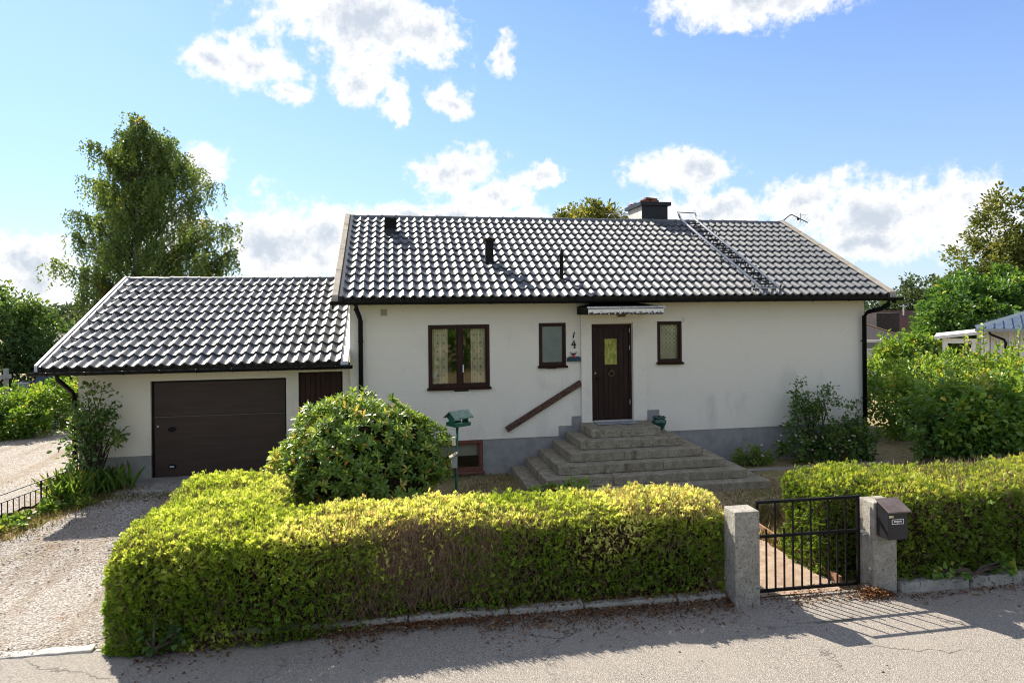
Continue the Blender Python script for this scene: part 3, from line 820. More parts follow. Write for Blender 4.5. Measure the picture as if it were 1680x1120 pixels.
MB().tube([(11.80, 4.0, 6.265), (12.33, 4.0, 6.03)], .014, 6).build('boom', M_BLACK, an)
MB().box(11.99, 12.04, 3.97, 4.03, 6.10, 6.17).build('junction_box', M_BLACK, an)
for i in range(6):
    t = i / 5; c = Vector((11.90 + .4 * t, 4.0, 6.22 - .178 * t))
    MB().tube([c + Vector((-.02, -.22, .09)), c + Vector((.02, .22, -.09))], .005, 4).build('element', M_STEEL, an)
MB().tube([(12.08, 4, 6.02), (12.10, 4, 6.30)], .008, 5).build('element', M_BLACK, an)
MB().tube([(12.10, 4, 6.25), (12.36, 4, 6.28)], .005, 4).build('element', M_STEEL, an)

# ------------------------------------------------------------------ garage
garage = thing('garage', 'cream rendered garage with dark brown door joined to the bungalow', 'garage', (-3.4, 2, .27))
GY = .10
GD = (-4.66, -2.10, .20, 2.20); G2 = (-1.86, -.98, .20, 2.30)
gwl = holed_wall(-5.95, XL - .004, .74, 2.46, GY, GY + .25, [(GD[0], GD[1], .74, GD[3]), (G2[0], G2[1], .74, G2[3])]); gwl.build('front_wall', M_GWALL, garage)
for (a, b) in ((-5.95, GD[0]), (GD[1], G2[0]), (G2[1], XL - .004)): MB().box(a, b, GY + .006, GY + .25, -.05, .737).build('plinth', M_GPLINTH, garage)
MB().prism([(GY + .25, 0), (7.4, 0), (7.4, 2.5), (3.8, 4.15), (GY + .25, 2.6)], 'x', -5.947, -5.70).build('gable_wall', M_GWALL, garage)
gd = MB().box(GD[0], GD[1], GY + .10, GY + .13, .27, GD[3]).build('garage_door', M_GDOOR, garage)
for (a, b) in ((.285, 1.465), (1.49, 2.16)): MB().box(GD[0] + .04, GD[1] - .03, GY + .075, GY + .099, a, b).build('door_panel', M_GDOOR, gd, bevel=.006)
MB().box(GD[0] + .04, GD[1] - .03, GY + .070, GY + .098, 1.468, 1.487).build('joint_strip', mat_noise('joint', (.09, .075, .062), (.13, .11, .09), 9, .6, .3, 0), gd)
MB().box(GD[0], GD[0] + .035, GY + .06, GY + .10, .27, GD[3]).box(GD[1] - .028, GD[1], GY + .06, GY + .10, .27, GD[3]).box(GD[0] + .036, GD[1] - .029, GY + .06, GY + .10, 2.165, GD[3]).build('door_frame', M_BLACK, gd)
for zz in (.49, 1.23):
    h = MB().lathe((0, 0, 0), [(.07, 0), (.075, .02), (.055, .035)], 14)
    h.v = [(-4.29 + x, GY + .075 - z, zz + y * .62) for (x, y, z) in h.v]
    h.build('door_grip', M_BLACK, gd)
MB().box(-4.33, -4.25, GY + .03, GY + .05, .475, .505).build('grip_plate', M_STEEL, gd)
MB().box(-4.565, -4.535, GY + .055, GY + .075, 1.28, 1.31).build('lock', M_STEEL, gd)
sd = MB().box(G2[0], G2[1], GY + .09, GY + .12, .22, G2[3]).build('side_door', M_BROWN, garage)
for i in range(8):
    a = G2[0] + .03 + i * (.82 / 8); MB().box(a, a + .098, GY + .06, GY + .089, .24, 2.27).build('plank', M_BROWN, sd, bevel=.004)
MB().box(-1.775, -1.735, GY + .045, GY + .06, 1.47, 1.55).build('key_plate', M_WHITE, sd)
gdk = MB().add([(-6.42, -.46, 2.49), (XL - .003, -.46, 2.49), (XL - .003, 3.8, 4.30), (-6.42, 3.8, 4.30), (XL - .003, 8.0, 2.49), (-6.42, 8.0, 2.49)], [(0, 1, 2, 3), (3, 2, 4, 5)])
gdk.add([(-6.42, -.46, 2.455), (XL - .003, -.46, 2.455), (XL - .003, GY + .1, 2.455), (-6.42, GY + .1, 2.455)], [(0, 1, 2, 3)])
groof = gdk.build('roof', M_FASCIA, garage, fixn=False)
tiled_slope(groof, -6.31, -.98, -.50, 2.53, 3.76, 4.343, 26, 11, .027, M_GTILE, 300)
ridge(groof, -6.35, XL - .01, 3.8, 4.335, 17, .085, M_GTILE)
gsl = (4.343 - 2.53) / 4.26
for (xa, xb, h, mt) in ((-6.43, -6.375, .075, M_FLASH), (-6.373, -6.315, .05, M_CHIM), (-.975, XL - .004, .02, M_FLASH)):
    MB().prism([(-.52, 2.53 - .05), (3.8, 2.53 + gsl * 4.3 - .05), (3.8, 2.53 + gsl * 4.3 + h), (-.52, 2.53 + h)], 'x', xa, xb).build('verge_flashing', mt, groof, bevel=.004)
MB().prism([(-.53, 2.36), (-.53, 2.49), (3.8, 4.29), (8.0, 2.49), (8.0, 2.36), (3.8, 4.16)], 'x', -6.44, -6.41).build('barge_board', M_FASCIA, groof)
MB().box(-6.41, XL - .003, -.50, -.463, 2.42, 2.545).build('fascia_board', M_FASCIA, groof)
gutter(garage, -6.50, -.74, -.575, 2.475, .07, 9)
MB().tube([(-6.02, -.575, 2.42), (-6.02, -.55, 2.33), (-6.0, -.1, 2.08), (-5.99, .03, 1.98), (-5.99, .03, .35)], .045, 10).build('downpipe', M_BLACK, garage, smooth=True)
ap = MB().prism([(-5.0, -.95), (-1.8, -.85), (-1.8, .20), (-4.9, .20)], 'z', .15, .285).build('concrete_apron', M_CONC, None, bevel=.012); struct(ap)

# ------------------------------------------------------------------ entrance steps
steps = thing('entrance_steps', 'weathered concrete pyramid steps of six wide treads below the front door', 'steps', (4.8, -1.1, .05))
n = 6
for i in range(n):
    t = i / 5; xl = 2.52 + (4.04 - 2.52) * t; xr = 7.24 + (5.56 - 7.24) * t; yf = -2.27 + (-.91 + 2.27) * t; zt = .19 + (1.055 - .19) * t
    z0 = zt - .168 if i else -.05; wd = .42; g = .006
    if i == n - 1:
        MB().box(xl, xr, yf, -.075, z0, zt).build('step_stone', M_STEP, steps, bevel=.012); break
    cuts = [xl] + sorted(xl + (xr - xl) * f for f in {0: (.24, .52, .78), 1: (.325,), 2: (.62,), 3: (.4,), 4: ()}[i]) + [xr]
    for a, b in zip(cuts[:-1], cuts[1:]):
        MB().box(a + g / 2, b - g / 2, yf + random.uniform(-.006, .006), yf + wd, z0, zt + random.uniform(-.004, .003)).build('step_stone', M_STEP, steps, bevel=.012)
    for a, b in ((xl, xl + wd), (xr - wd, xr)):
        ym = yf + wd + .8 * (0.5 + .2 * i / 5)
        for ya, yb in ((yf + wd + g, ym), (ym + g, -.02)):
            if yb - ya > .1: MB().box(a + random.uniform(-.004, .004), b, ya, yb, z0, zt + random.uniform(-.005, .002)).build('step_stone', M_STEP, steps, bevel=.010)
MB().box(2.9, 6.9, -1.85, -.02, -.05, .17).box(3.5, 6.2, -1.2, -.02, .17, .6).box(3.95, 5.7, -.8, -.02, .6, .86).build('step_core', M_STEP, steps)

mat_o = thing('door_mat', 'ribbed metal door mat on the top step at the front door', 'door mat', (4.8, -.25, 1.055))
MB().box(4.34, 5.26, -.44, -.075, 1.056, 1.062).build('mat_base', M_BLACK, mat_o)
for i in range(19):
    a = 4.35 + i * .048; MB().box(a, a + .030, -.43, -.085, 1.0625, 1.074).build('mat_rib', M_STEEL, mat_o)

fish = thing('garden_pot', 'dark green glazed round pot with a flared lumpy rim on the steps', 'pot', (5.72, -.42, .885))
fp = MB().lathe((5.72, -.42, .885), [(.05, 0), (.07, .02), (.12, .09), (.155, .17), (.16, .21), (.125, .245), (.13, .27), (.15, .29), (.12, .305), (.10, .27), (.02, .25)], 22)
fp.v = [(x, y, z + .014 * math.sin(7 * math.atan2(y + .42, x - 5.72)) * (z > 1.06)) for (x, y, z) in fp.v]
fp.build('pot_body', M_GLAZE, fish, smooth=True)
MB().lathe((5.67, -.40, 1.16), [(.022, 0), (.03, .02), (.022, .04), (.004, .05)], 10).build('knob', M_GLAZE, fish, smooth=True)
MB().lathe((5.79, -.42, 1.16), [(.022, 0), (.028, .02), (.02, .035), (.004, .045)], 10).build('knob', M_GLAZE, fish, smooth=True)
MB().obox((5.60, -.47, 1.10), (.10, .05, .025), Matrix.Rotation(.3, 3, 'Y')).build('spout', M_GLAZE, fish, bevel=.01)
orn = thing('wall_ornament', 'small black and red ornament on the navy ledge below the house number', 'ornament', (3.93, -.04, 2.476))
MB().lathe((3.925, -.045, 2.477), [(.015, 0), (.036, .02), (.040, .04), (.03, .065), (.008, .075)], 12).build('ball', mat_noise('ornament_red', (.42, .05, .05), (.5, .08, .07), 8, .4, .5, 0), orn, smooth=True)
MB().tube([(3.87, -.03, 2.575), (3.895, -.035, 2.558), (3.925, -.04, 2.568), (3.955, -.035, 2.558), (3.98, -.03, 2.575)], [.008, .015, .013, .015, .008], 7).tube([(3.925, -.03, 2.54), (3.925, -.03, 2.57)], .006, 5).build('bow', M_BLACK, orn)
MB().tube([(3.85, -.02, 2.60), (3.87, -.03, 2.575)], .010, 6).build('tuft', M_GREYWOOD, orn); MB().tube([(4.0, -.02, 2.60), (3.98, -.03, 2.575)], .010, 6).build('tuft', M_GREYWOOD, orn)
MB().tube([(3.80, -.04, 2.477), (3.85, -.04, 2.50), (3.88, -.04, 2.477)], .012, 6).build('foot', M_BLUE, orn)
MB().tube([(3.97, -.04, 2.477), (4.02, -.04, 2.495), (4.06, -.04, 2.477)], .012, 6).build('foot', M_BLUE, orn)

# ------------------------------------------------------------------ bird feeder
M_FEEDROOF = mat_noise('feeder_roof', (.05, .11, .085), (.16, .22, .19), 14, .6, .3, .1, 60)
bf = thing('bird_feeder', 'green bird feeder house with pale roof on a thin green pole', 'bird feeder', (1.04, -3.3, .03))
MB().tube([(1.02, -3.3, -.05), (1.03, -3.3, .8), (1.055, -3.3, 1.68)], .022, 9).build('pole', M_GREEN, bf, smooth=True)
rot = Matrix.Rotation(R(32), 3, 'Z'); c0 = Vector((1.075, -3.3, 1.69))
def bfp(mb, nm, mt, **kw):
    mb.v = [tuple(c0 + rot @ Vector(p)) for p in mb.v]; return mb.build(nm, mt, bf, **kw)
bfp(MB().box(-.15, .15, -.13, .13, -.01, .015), 'tray', M_GREEN)
for a in (-.135, .12): bfp(MB().box(-.15, .15, a, a + .015, .0, .05), 'tray_rim', M_GREEN)
for sx in (-1, 1):
    bfp(MB().prism([(-.10, .0), (.10, .0), (.055, .09), (.12, .135), (0, .21), (-.12, .135), (-.055, .09)], 'x', sx * .145 - .008, sx * .145 + .008), 'end_board', M_GREEN)
for sy in (-1, 1):
    mb = MB()
    mb.add([(-.19, sy * .155, .115), (.19, sy * .155, .115), (.19, 0, .222), (-.19, 0, .222), (-.19, sy * .155, .13), (.19, sy * .155, .13), (.19, 0, .238), (-.19, 0, .238)],
           [(0, 1, 2, 3), (4, 7, 6, 5), (0, 4, 5, 1), (1, 5, 6, 2), (2, 6, 7, 3), (3, 7, 4, 0)])
    bfp(mb, 'roof_board', M_FEEDROOF)
nb_ = thing('nest_box', 'small weathered wooden nest box hung on the feeder pole', 'nest box', (1.0, -3.36, 1.12))
MB().box(.945, 1.035, -3.40, -3.325, 1.02, 1.20).build('box', M_GREYWOOD, nb_)
MB().obox((.985, -3.37, 1.225), (.16, .16, .015), Matrix.Rotation(-.55, 3, 'Y')).build('lid', M_VERGE, nb_)
MB().tube([(1.0, -3.335, 1.37), (.99, -3.33, 1.50)], .03, 8).build('suet_tube', M_LABELY, nb_)

# ------------------------------------------------------------------ gate, posts, mailbox
def post(x0, x1, label):
    o = MB().box(x0, x1, -6.80, -6.52, -.1, 1.13).build('gate_post', M_POST, None, bevel=.012); tag(o, label, 'gate post', 'concrete gate posts'); return o
post(4.01, 4.33, 'pitted concrete gate post at the end of the yellow-topped hedge')
post(5.87, 6.19, 'pitted concrete gate post carrying the dark mailbox')
gate = thing('garden_gate', 'black iron garden gate of upright bars between concrete posts', 'gate', (5.1, -6.62, .03))
gy_ = -6.62
fr = MB().tube([(4.40, gy_, .085), (4.40, gy_, 1.19)], .017, 6)
fr.build('gate_frame', M_BLACK, gate)
MB().box(5.765, 5.80, gy_ - .016, gy_ + .016, .07, 1.185).build('stile', M_BLACK, gate)
for z0, z1, hgt in ((1.175, 1.165, .034), (.755, .745, .034), (.088, .078, .034)):
    MB().beam((4.385, gy_, z0), (5.765, gy_, z1), .03, hgt).build('rail', M_BLACK, gate)
for i, x in enumerate((4.52, 4.64, 4.76, 4.88, 5.0, 5.125, 5.25, 5.37, 5.49, 5.61)):
    MB().box(x - .009, x + .009, gy_ - .009, gy_ + .009, .10, .84 if i % 2 == 0 else 1.16).build('bar', M_BLACK, gate)
MB().beam((5.80, gy_ - .02, .735), (5.90, gy_ - .04, .72), .02, .025).tube([(5.80, gy_ - .05, .70), (5.86, gy_ - .06, .71)], .012, 6).build('latch', M_STEEL, gate)
mbx = thing('mailbox', 'dark grey metal mailbox with faded slanting lid on the concrete post', 'mailbox', (6.02, -6.9, .73))
bd = MB().prism([(-7.01, .735), (-6.815, .735), (-6.815, 1.16), (-7.01, 1.075)], 'x', 5.895, 6.165); bd.build('box', M_MAIL, mbx, bevel=.004)
MB().prism([(-7.05, 1.068), (-6.815, 1.178), (-6.815, 1.192), (-7.05, 1.084)], 'x', 5.875, 6.185).build('lid', M_MAILLID, mbx, bevel=.003)
MB().box(5.905, 5.965, -7.016, -7.011, 1.005, 1.032).build('name_label', M_LABELY, mbx)
lb = MB()
lx0, lx1, lz0, lz1 = 5.945, 6.105, .925, .985
for (a, b, c, d) in ((lx0, lx1, lz1 - .006, lz1), (lx0, lx1, lz0, lz0 + .006), (lx0, lx0 + .006, lz0 + .006, lz1 - .006), (lx1 - .006, lx1, lz0 + .006, lz1 - .006), (6.018, 6.032, lz0 + .012, lz0 + .020)):
    lb.box(a, b, -7.0145, -7.0105, c, d)
for i in range(7):
    a = lx0 + .028 + i * .0155; lb.box(a, a + .012, -7.0145, -7.0105, .948 + .002 * (i % 2), .968 - .001 * (i % 3))
lb.build('badge', M_LABEL, mbx)

# ------------------------------------------------------------------ kerbs, edgings
kerb = struct(MB().box(-2.6, 4.0, -6.36, -6.30, -.1, .03).build('kerb', M_KERB, None))
def kerb_row(x0, x1, l0, l1, h0, h1, dep, off, mat, amp):
    x = x0
    while x < x1 - .15:
        L = min(random.uniform(l0, l1), x1 - x); ya, yb = float(kerb_y(x)) + off, float(kerb_y(x + L)) + off; h = random.uniform(h0, h1); a, b = x + .008, x + L - .008
        rough_stone('kerb_stone', mat, [(a, ya, -.1), (b, yb, -.1), (b, yb + dep, -.1), (a, ya + dep, -.1), (a, ya + .02, h), (b, yb + .02, h + .008), (b, yb + dep, h + .01), (a, ya + dep, h)], None, amp).parent = kerb
        x += L
kerb_row(-2.75, 3.99, .8, 1.25, .075, .115, .16, 0, M_KERB, .012)
kerb_row(6.21, 14, .9, 1.3, .10, .135, .20, -.13, M_KERB, .018)
kerb_row(-9, -2.8, .6, 1.1, .010, .022, .15, -.02, M_EDGE, .008)
edge = struct(MB().box(7.3, 10.95, -1.02, -.90, -.1, .075).build('bed_edging', M_CONC, None, bevel=.008))
struct(MB().beam((5.62, -6.5, .06), (5.74, -3.6, .08), .035, .13).build('path_edging', mat_noise('edging_board', (.22, .12, .07), (.36, .22, .14), 9, .9, .1, .3, 60), None))

# ------------------------------------------------------------------ leaf materials
G = lambda r, g, b: (r, g, b)
M_HEDGE = leaf_mat('hedge_leaf', [(0, G(.07, .12, .018)), (.3, G(.17, .29, .036)), (.52, G(.30, .42, .05)), (.70, G(.54, .62, .12)), (.86, G(.80, .84, .33)), (1, G(.50, .36, .19))], .5, .45, .3)
M_HEDGE2 = leaf_mat('hedge_leaf_green', [(0, G(.06, .105, .017)), (.35, G(.14, .235, .03)), (.65, G(.28, .38, .05)), (.9, G(.58, .58, .13)), (1, G(.46, .32, .14))], .5, .45, .3)
M_RHODO = leaf_mat('rhododendron_leaf', [(0, G(.08, .15, .04)), (.5, G(.17, .28, .055)), (.8, G(.36, .46, .085)), (.93, G(.60, .50, .12)), (1, G(.62, .24, .05))], .32, .42, .5)
M_BROAD = leaf_mat('broad_leaf', [(0, G(.06, .135, .03)), (.5, G(.13, .25, .042)), (.85, G(.27, .39, .06)), (1, G(.48, .44, .08))], .34, .42, .55)
M_YELLOWG = leaf_mat('yellow_green_leaf', [(0, G(.075, .15, .025)), (.5, G(.165, .29, .04)), (.85, G(.32, .43, .06)), (1, G(.54, .42, .07))], .42, .42, .45)
M_DARKLEAF = leaf_mat('dark_leaf', [(0, G(.045, .095, .03)), (.6, G(.10, .19, .045)), (1, G(.26, .32, .06))], .4, .38, .5)
M_BIRCH = leaf_mat('birch_leaf', [(0, G(.07, .125, .036)), (.6, G(.145, .225, .052)), (.93, G(.26, .33, .065)), (1, G(.58, .44, .06))], .45, .45, .4)
M_OLIVE = leaf_mat('olive_tree_leaf', [(0, G(.065, .09, .024)), (.6, G(.145, .175, .038)), (1, G(.30, .28, .06))], .5, .35, .35)
M_FAR = leaf_mat('far_leaf', [(0, G(.045, .075, .038)), (.6, G(.085, .125, .055)), (1, G(.15, .19, .08))], .6, .3, .2)
M_GRASS = leaf_mat('grass_blade', [(0, G(.06, .09, .02)), (.4, G(.13, .15, .035)), (.7, G(.28, .23, .09)), (1, G(.40, .31, .15))], .7, .3, .2)
M_IRIS = leaf_mat('iris_leaf', [(0, G(.08, .17, .035)), (.6, G(.20, .31, .055)), (1, G(.45, .42, .08))], .45, .45, .4)
M_LITTER = leaf_mat('fallen_leaf', [(0, G(.06, .03, .016)), (.4, G(.15, .068, .032)), (.75, G(.26, .125, .058)), (1, G(.42, .30, .16))], .85, .1, .1)
M_PETAL = leaf_mat('petal', [(0, G(.72, .66, .68)), (1, G(.78, .50, .60))], .7, .3, .2)


# ------------------------------------------------------------------ clipped hedges
def box_surface(boxes, n, bump, seed, rad):
    out_p, out_n = [], []
    areas = []
    for b in boxes:
        x0, x1, y0, y1, z0, z1 = b; areas.append((x1 - x0) * (y1 - y0) + 2 * ((x1 - x0) + (y1 - y0)) * (z1 - z0))
    tot = sum(areas)
    for b, ar in zip(boxes, areas):
        m = int(n * ar / tot); x0, x1, y0, y1, z0, z1 = b; dx, dy, dz = x1 - x0, y1 - y0, z1 - z0
        w = np.array([dx * dy, dx * dz, dx * dz, dy * dz, dy * dz]); face = RNG.choice(5, m, p=w / w.sum())
        u, v = RNG.random(m), RNG.random(m)
        P = np.empty((m, 3))
        P[:, 0] = np.where(face < 3, x0 + u * dx, np.where(face == 3, x0, x1))
        P[:, 1] = np.where(face == 0, y0 + v * dy, np.where(face == 1, y0, np.where(face == 2, y1, y0 + u * dy)))
        P[:, 2] = np.where(face == 0, z1, z0 + v * dz)
        inner = np.clip(P, [x0 + rad, y0 + rad, -9], [x1 - rad, y1 - rad, z1 - rad])
        d = P - inner; N = unit(d); P = inner + N * rad
        keep = np.ones(m, bool)
        for c in boxes:
            if c is b: continue
            lo_, hi_ = np.array([c[0], c[2], -9.]), np.array([c[1], c[3], c[5]])
            q = np.abs(P - (lo_ + hi_) / 2) - (hi_ - lo_) / 2 + rad
            sd_ = np.linalg.norm(np.maximum(q, 0), axis=1) + np.minimum(q.max(1), 0) - rad
            keep &= sd_ > -.035
        out_p.append(P[keep]); out_n.append(N[keep])
    P = np.concatenate(out_p); N = np.concatenate(out_n)
    P = P + N * (bump * sines(P, 3.5, seed) + bump * .8 * sines(P, 11, seed + 1) + bump * .6 * sines(P, 27, seed + 2))[:, None]
    return P, N


def core_box(mb, b, s):
    x0, x1, y0, y1, z0, z1 = b; k = s + .05
    # chamfered block so that no flat end shows between the leaves
    prof = [(y0 + s, z0), (y0 + s, z1 - k - .10), (y0 + s + .12, z1 - s), (y1 - s - .12, z1 - s), (y1 - s, z1 - k - .10), (y1 - s, z0)]
    mb.prism(prof, 'x', x0 + s, x1 - s)


def hedge_shift(Q, skew, zlo=.03):
    Q = Q.copy()
    if skew: Q[:, 1] += skew * Q[:, 0] - .24 * sst(.6, -1.6, Q[:, 0]) * sst(-5.6, -6.4, Q[:, 1])
    Q[:, 2] += .055 * sines(Q * np.array([1, 1, 0]), 1.7, 70) * sst(.3, 1.0, Q[:, 2])
    Q[:, 2] = np.maximum(Q[:, 2], zlo); return Q


def hedge(name, label, boxes, n, mat, tint_fn, dens_fn, base, seed, rad=.22, skew=0., size=.046, cores=None):
    root = thing(name, label, 'hedge', base)
    per = 6
    C, CN = box_surface(boxes, n // per, .075, seed, rad)
    keep = RNG.random(len(C)) < dens_fn(C, CN); C, CN = C[keep], CN[keep]; nc = len(C)
    dep = np.minimum(RNG.exponential(.055, nc), .18) - .02
    dep = np.where((RNG.random(nc) < .06) & (CN[:, 2] > .3), -RNG.uniform(.02, .075, nc), dep)
    ax = unit(CN * .8 + np.array([0, 0, .40]) + RNG.normal(size=(nc, 3)) * .42)
    tc_ = np.clip(tint_fn(C, CN, np.maximum(dep, 0)) + RNG.normal(size=nc) * .08, 0, 1)
    k = np.repeat(np.arange(nc), per); m = len(k)
    side = unit(np.cross(ax, rvec(nc)))
    f = np.tile(np.linspace(-1, 1, per), nc) + RNG.normal(size=m) * .15
    A = unit(ax[k] + side[k] * (f * .75)[:, None] + RNG.normal(size=(m, 3)) * .12)
    sz = size * RNG.uniform(.7, 1.35, nc)[k] * (1 - .25 * np.abs(f))
    Q = C[k] - CN[k] * dep[k][:, None] + ax[k] * (np.abs(f) * -.01)[:, None] + side[k] * (f * .012)[:, None]
    t = np.clip(tc_[k] + RNG.normal(size=m) * .05, 0, 1)
    Q = hedge_shift(Q, skew)
    Nn = unit(np.cross(side, ax))[k]
    leaves('foliage', mat, Q, A, Nn, sz, sz * .36, t, root, fold=.2, droop=.12)
    # twigs
    P2, N2 = box_surface(boxes, n // 9, .02, seed + 5, rad); m2 = len(P2)
    S = P2 - N2 * RNG.uniform(.03, .22, m2)[:, None]; A2 = unit(N2 * .55 + np.array([0, 0, .8]) + RNG.normal(size=(m2, 3)) * .35)
    S = hedge_shift(S, skew)
    leaves('twigs', M_TWIG, S, A2, rvec(m2), RNG.uniform(.08, .22, m2), .007, np.zeros(m2), root, fold=.0, droop=.05)
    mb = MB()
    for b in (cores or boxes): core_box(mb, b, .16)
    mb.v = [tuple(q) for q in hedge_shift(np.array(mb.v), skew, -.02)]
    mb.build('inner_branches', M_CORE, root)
    return root


def bare(P):
    return sst(.05, .5, sines(P * np.array([1, 1, 1.4]), 3.2, 40) + .75 * np.exp(-((P[:, 0] - .35) / .75) ** 2) * np.exp(-((P[:, 2] - .72) / .33) ** 2) - .25)
def hl_dens(P, N): return 1 - .72 * bare(P) * (np.abs(N[:, 2]) < .75)
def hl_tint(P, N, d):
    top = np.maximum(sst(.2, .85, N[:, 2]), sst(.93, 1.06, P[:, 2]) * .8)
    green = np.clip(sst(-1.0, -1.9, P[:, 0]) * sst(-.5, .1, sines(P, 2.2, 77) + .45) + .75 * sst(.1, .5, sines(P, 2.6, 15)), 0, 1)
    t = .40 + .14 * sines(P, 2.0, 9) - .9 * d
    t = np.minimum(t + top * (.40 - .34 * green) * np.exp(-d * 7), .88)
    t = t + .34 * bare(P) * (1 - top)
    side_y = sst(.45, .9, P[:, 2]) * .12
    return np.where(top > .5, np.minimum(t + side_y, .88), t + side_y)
hedge_l = hedge('hedge', 'clipped hedge with yellow sunburnt top running from the driveway to the gate', [(-2.98, 4.16, -6.44, -5.42, -.02, 1.13), (-2.98, -1.45, -6.42, -3.45, -.02, 1.12)], 330000, M_HEDGE, hl_tint, hl_dens, (.5, -6.0, 0), 3, .30, -.028,
      cores=[(-2.98, -.35, -6.44, -5.42, -.02, 1.10), (-.36 - .3, 1.5, -6.40, -5.46, -.02, .62), (1.15, 4.02, -6.44, -5.42, -.02, 1.10), (-2.98, -1.45, -6.42, -3.45, -.02, 1.10)])
n_ = 7000; tx = RNG.normal(.4, .62, n_); tz = RNG.uniform(.1, .98, n_); ty = -6.44 + RNG.uniform(.0, .28, n_)
TP = hedge_shift(np.stack([tx, ty, tz], 1), -.028); TA = unit(np.stack([RNG.normal(0, .45, n_), RNG.normal(-.12, .2, n_), np.ones(n_)], 1))
leaves('bare_twigs', M_TWIG, TP, TA, rvec(n_), RNG.uniform(.12, .30, n_), .0075, np.zeros(n_), hedge_l, fold=0, droop=.05)
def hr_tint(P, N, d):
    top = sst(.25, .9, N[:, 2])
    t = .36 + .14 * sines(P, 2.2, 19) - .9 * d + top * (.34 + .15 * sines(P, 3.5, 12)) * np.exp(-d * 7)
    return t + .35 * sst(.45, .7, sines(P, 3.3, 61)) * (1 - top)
hedge('hedge', 'clipped bright green hedge behind the mailbox running away from the gate', [(6.17, 11.8, -6.74, -5.2, -.02, 1.20), (5.52, 7.0, -6.30, -5.15, -.02, 1.19)], 205000, M_HEDGE2, hr_tint, lambda P, N: np.ones(len(P)) * .95, (8.6, -6.0, 0), 8, .26)


# ------------------------------------------------------------------ shrubs and trees
def blob_points(blobs, n, shell=.55):
    ar = np.array([b[3] * b[4] + b[4] * b[5] + b[3] * b[5] for b in blobs]); k = RNG.choice(len(blobs), n, p=ar / ar.sum())
    B = np.array(blobs)[k]; D = rvec(n); r = 1 - shell * RNG.random(n) ** 1.6
    P = B[:, :3] + D * B[:, 3:] * r[:, None]
    return P, unit(D / B[:, 3:])


def limbs(root, base, tips, r0, mat, name='branches', n=6, mid=.5, lift=.15):
    mb = MB(); b = Vector(base)
    for t in tips:
        t = Vector(t); m1 = b.lerp(t, mid * .6) + Vector((0, 0, lift * (t - b).length)) + Vector((random.uniform(-.1, .1), random.uniform(-.1, .1), 0)) * (t - b).length * .6
        m2 = b.lerp(t, .75) + Vector((random.uniform(-.08, .08), random.uniform(-.08, .08), random.uniform(0, .1))) * (t - b).length
        mb.tube([b, m1, m2, t], [r0, r0 * .7, r0 * .42, r0 * .12], n, cap=False)
    return mb.build(name, mat, root, smooth=True, fixn=False)


def broadleaf(name, label, cat, base, blobs, clumps, per, rc, L, Wd, mat, trunk=None, group=None, tip_up=.25, droop=.2, tint0=.45, bark=None, zmin=None, big=True, shell=.5, nlimb=16, flat=0.0, topt=.0):
    root = thing(name, label, cat, base, group)
    C, CN = blob_points(blobs, clumps, shell)
    if zmin is not None: C[:, 2] = np.maximum(C[:, 2], zmin + .1)
    k = np.repeat(np.arange(clumps), per); n = len(k)
    rcv = rc * RNG.uniform(.55, 1.35, clumps)[k]
    off = rvec(n) * (RNG.random(n) ** .5)[:, None] * rcv[:, None]
    off[:, 2] *= (1 - flat)
    P = C[k] + off
    if zmin is not None: P[:, 2] = np.maximum(P[:, 2], zmin + RNG.random(n) * .1)
    A = unit(off / rcv[:, None] * .9 + CN[k] * .6 + np.array([0, 0, tip_up]) + RNG.normal(size=(n, 3)) * .5)
    Nn = unit(np.array([0, 0, 1.0]) + RNG.normal(size=(n, 3)) * .55)
    zr = (P[:, 2] - P[:, 2].min()) / max(1e-6, np.ptp(P[:, 2]))
    t = np.clip(tint0 + RNG.normal(size=clumps)[k] * .13 + RNG.normal(size=n) * .13 + topt * (zr - .5), 0, .98)
    odd = RNG.random(n) < .012; t[odd] = 1
    s = L * RNG.uniform(.6, 1.25, n)
    leaves('foliage' if cat != 'tree' else 'crown', mat, P, A, Nn, s, s * Wd / L, t, root, big=big, droop=droop, fold=.18)
    bark = bark or M_BARK
    if trunk:
        tp, tr = trunk; MB().tube(tp, tr, 9, cap=False).build('trunk', bark, root, smooth=True, fixn=False)
        limbs(root, tp[-1], C[RNG.choice(clumps, min(nlimb, clumps), replace=False)], tr[-1] * .8, bark)
    else:
        limbs(root, base, C[RNG.choice(clumps, min(nlimb, clumps), replace=False)], .028, bark, 'stems')
    return root


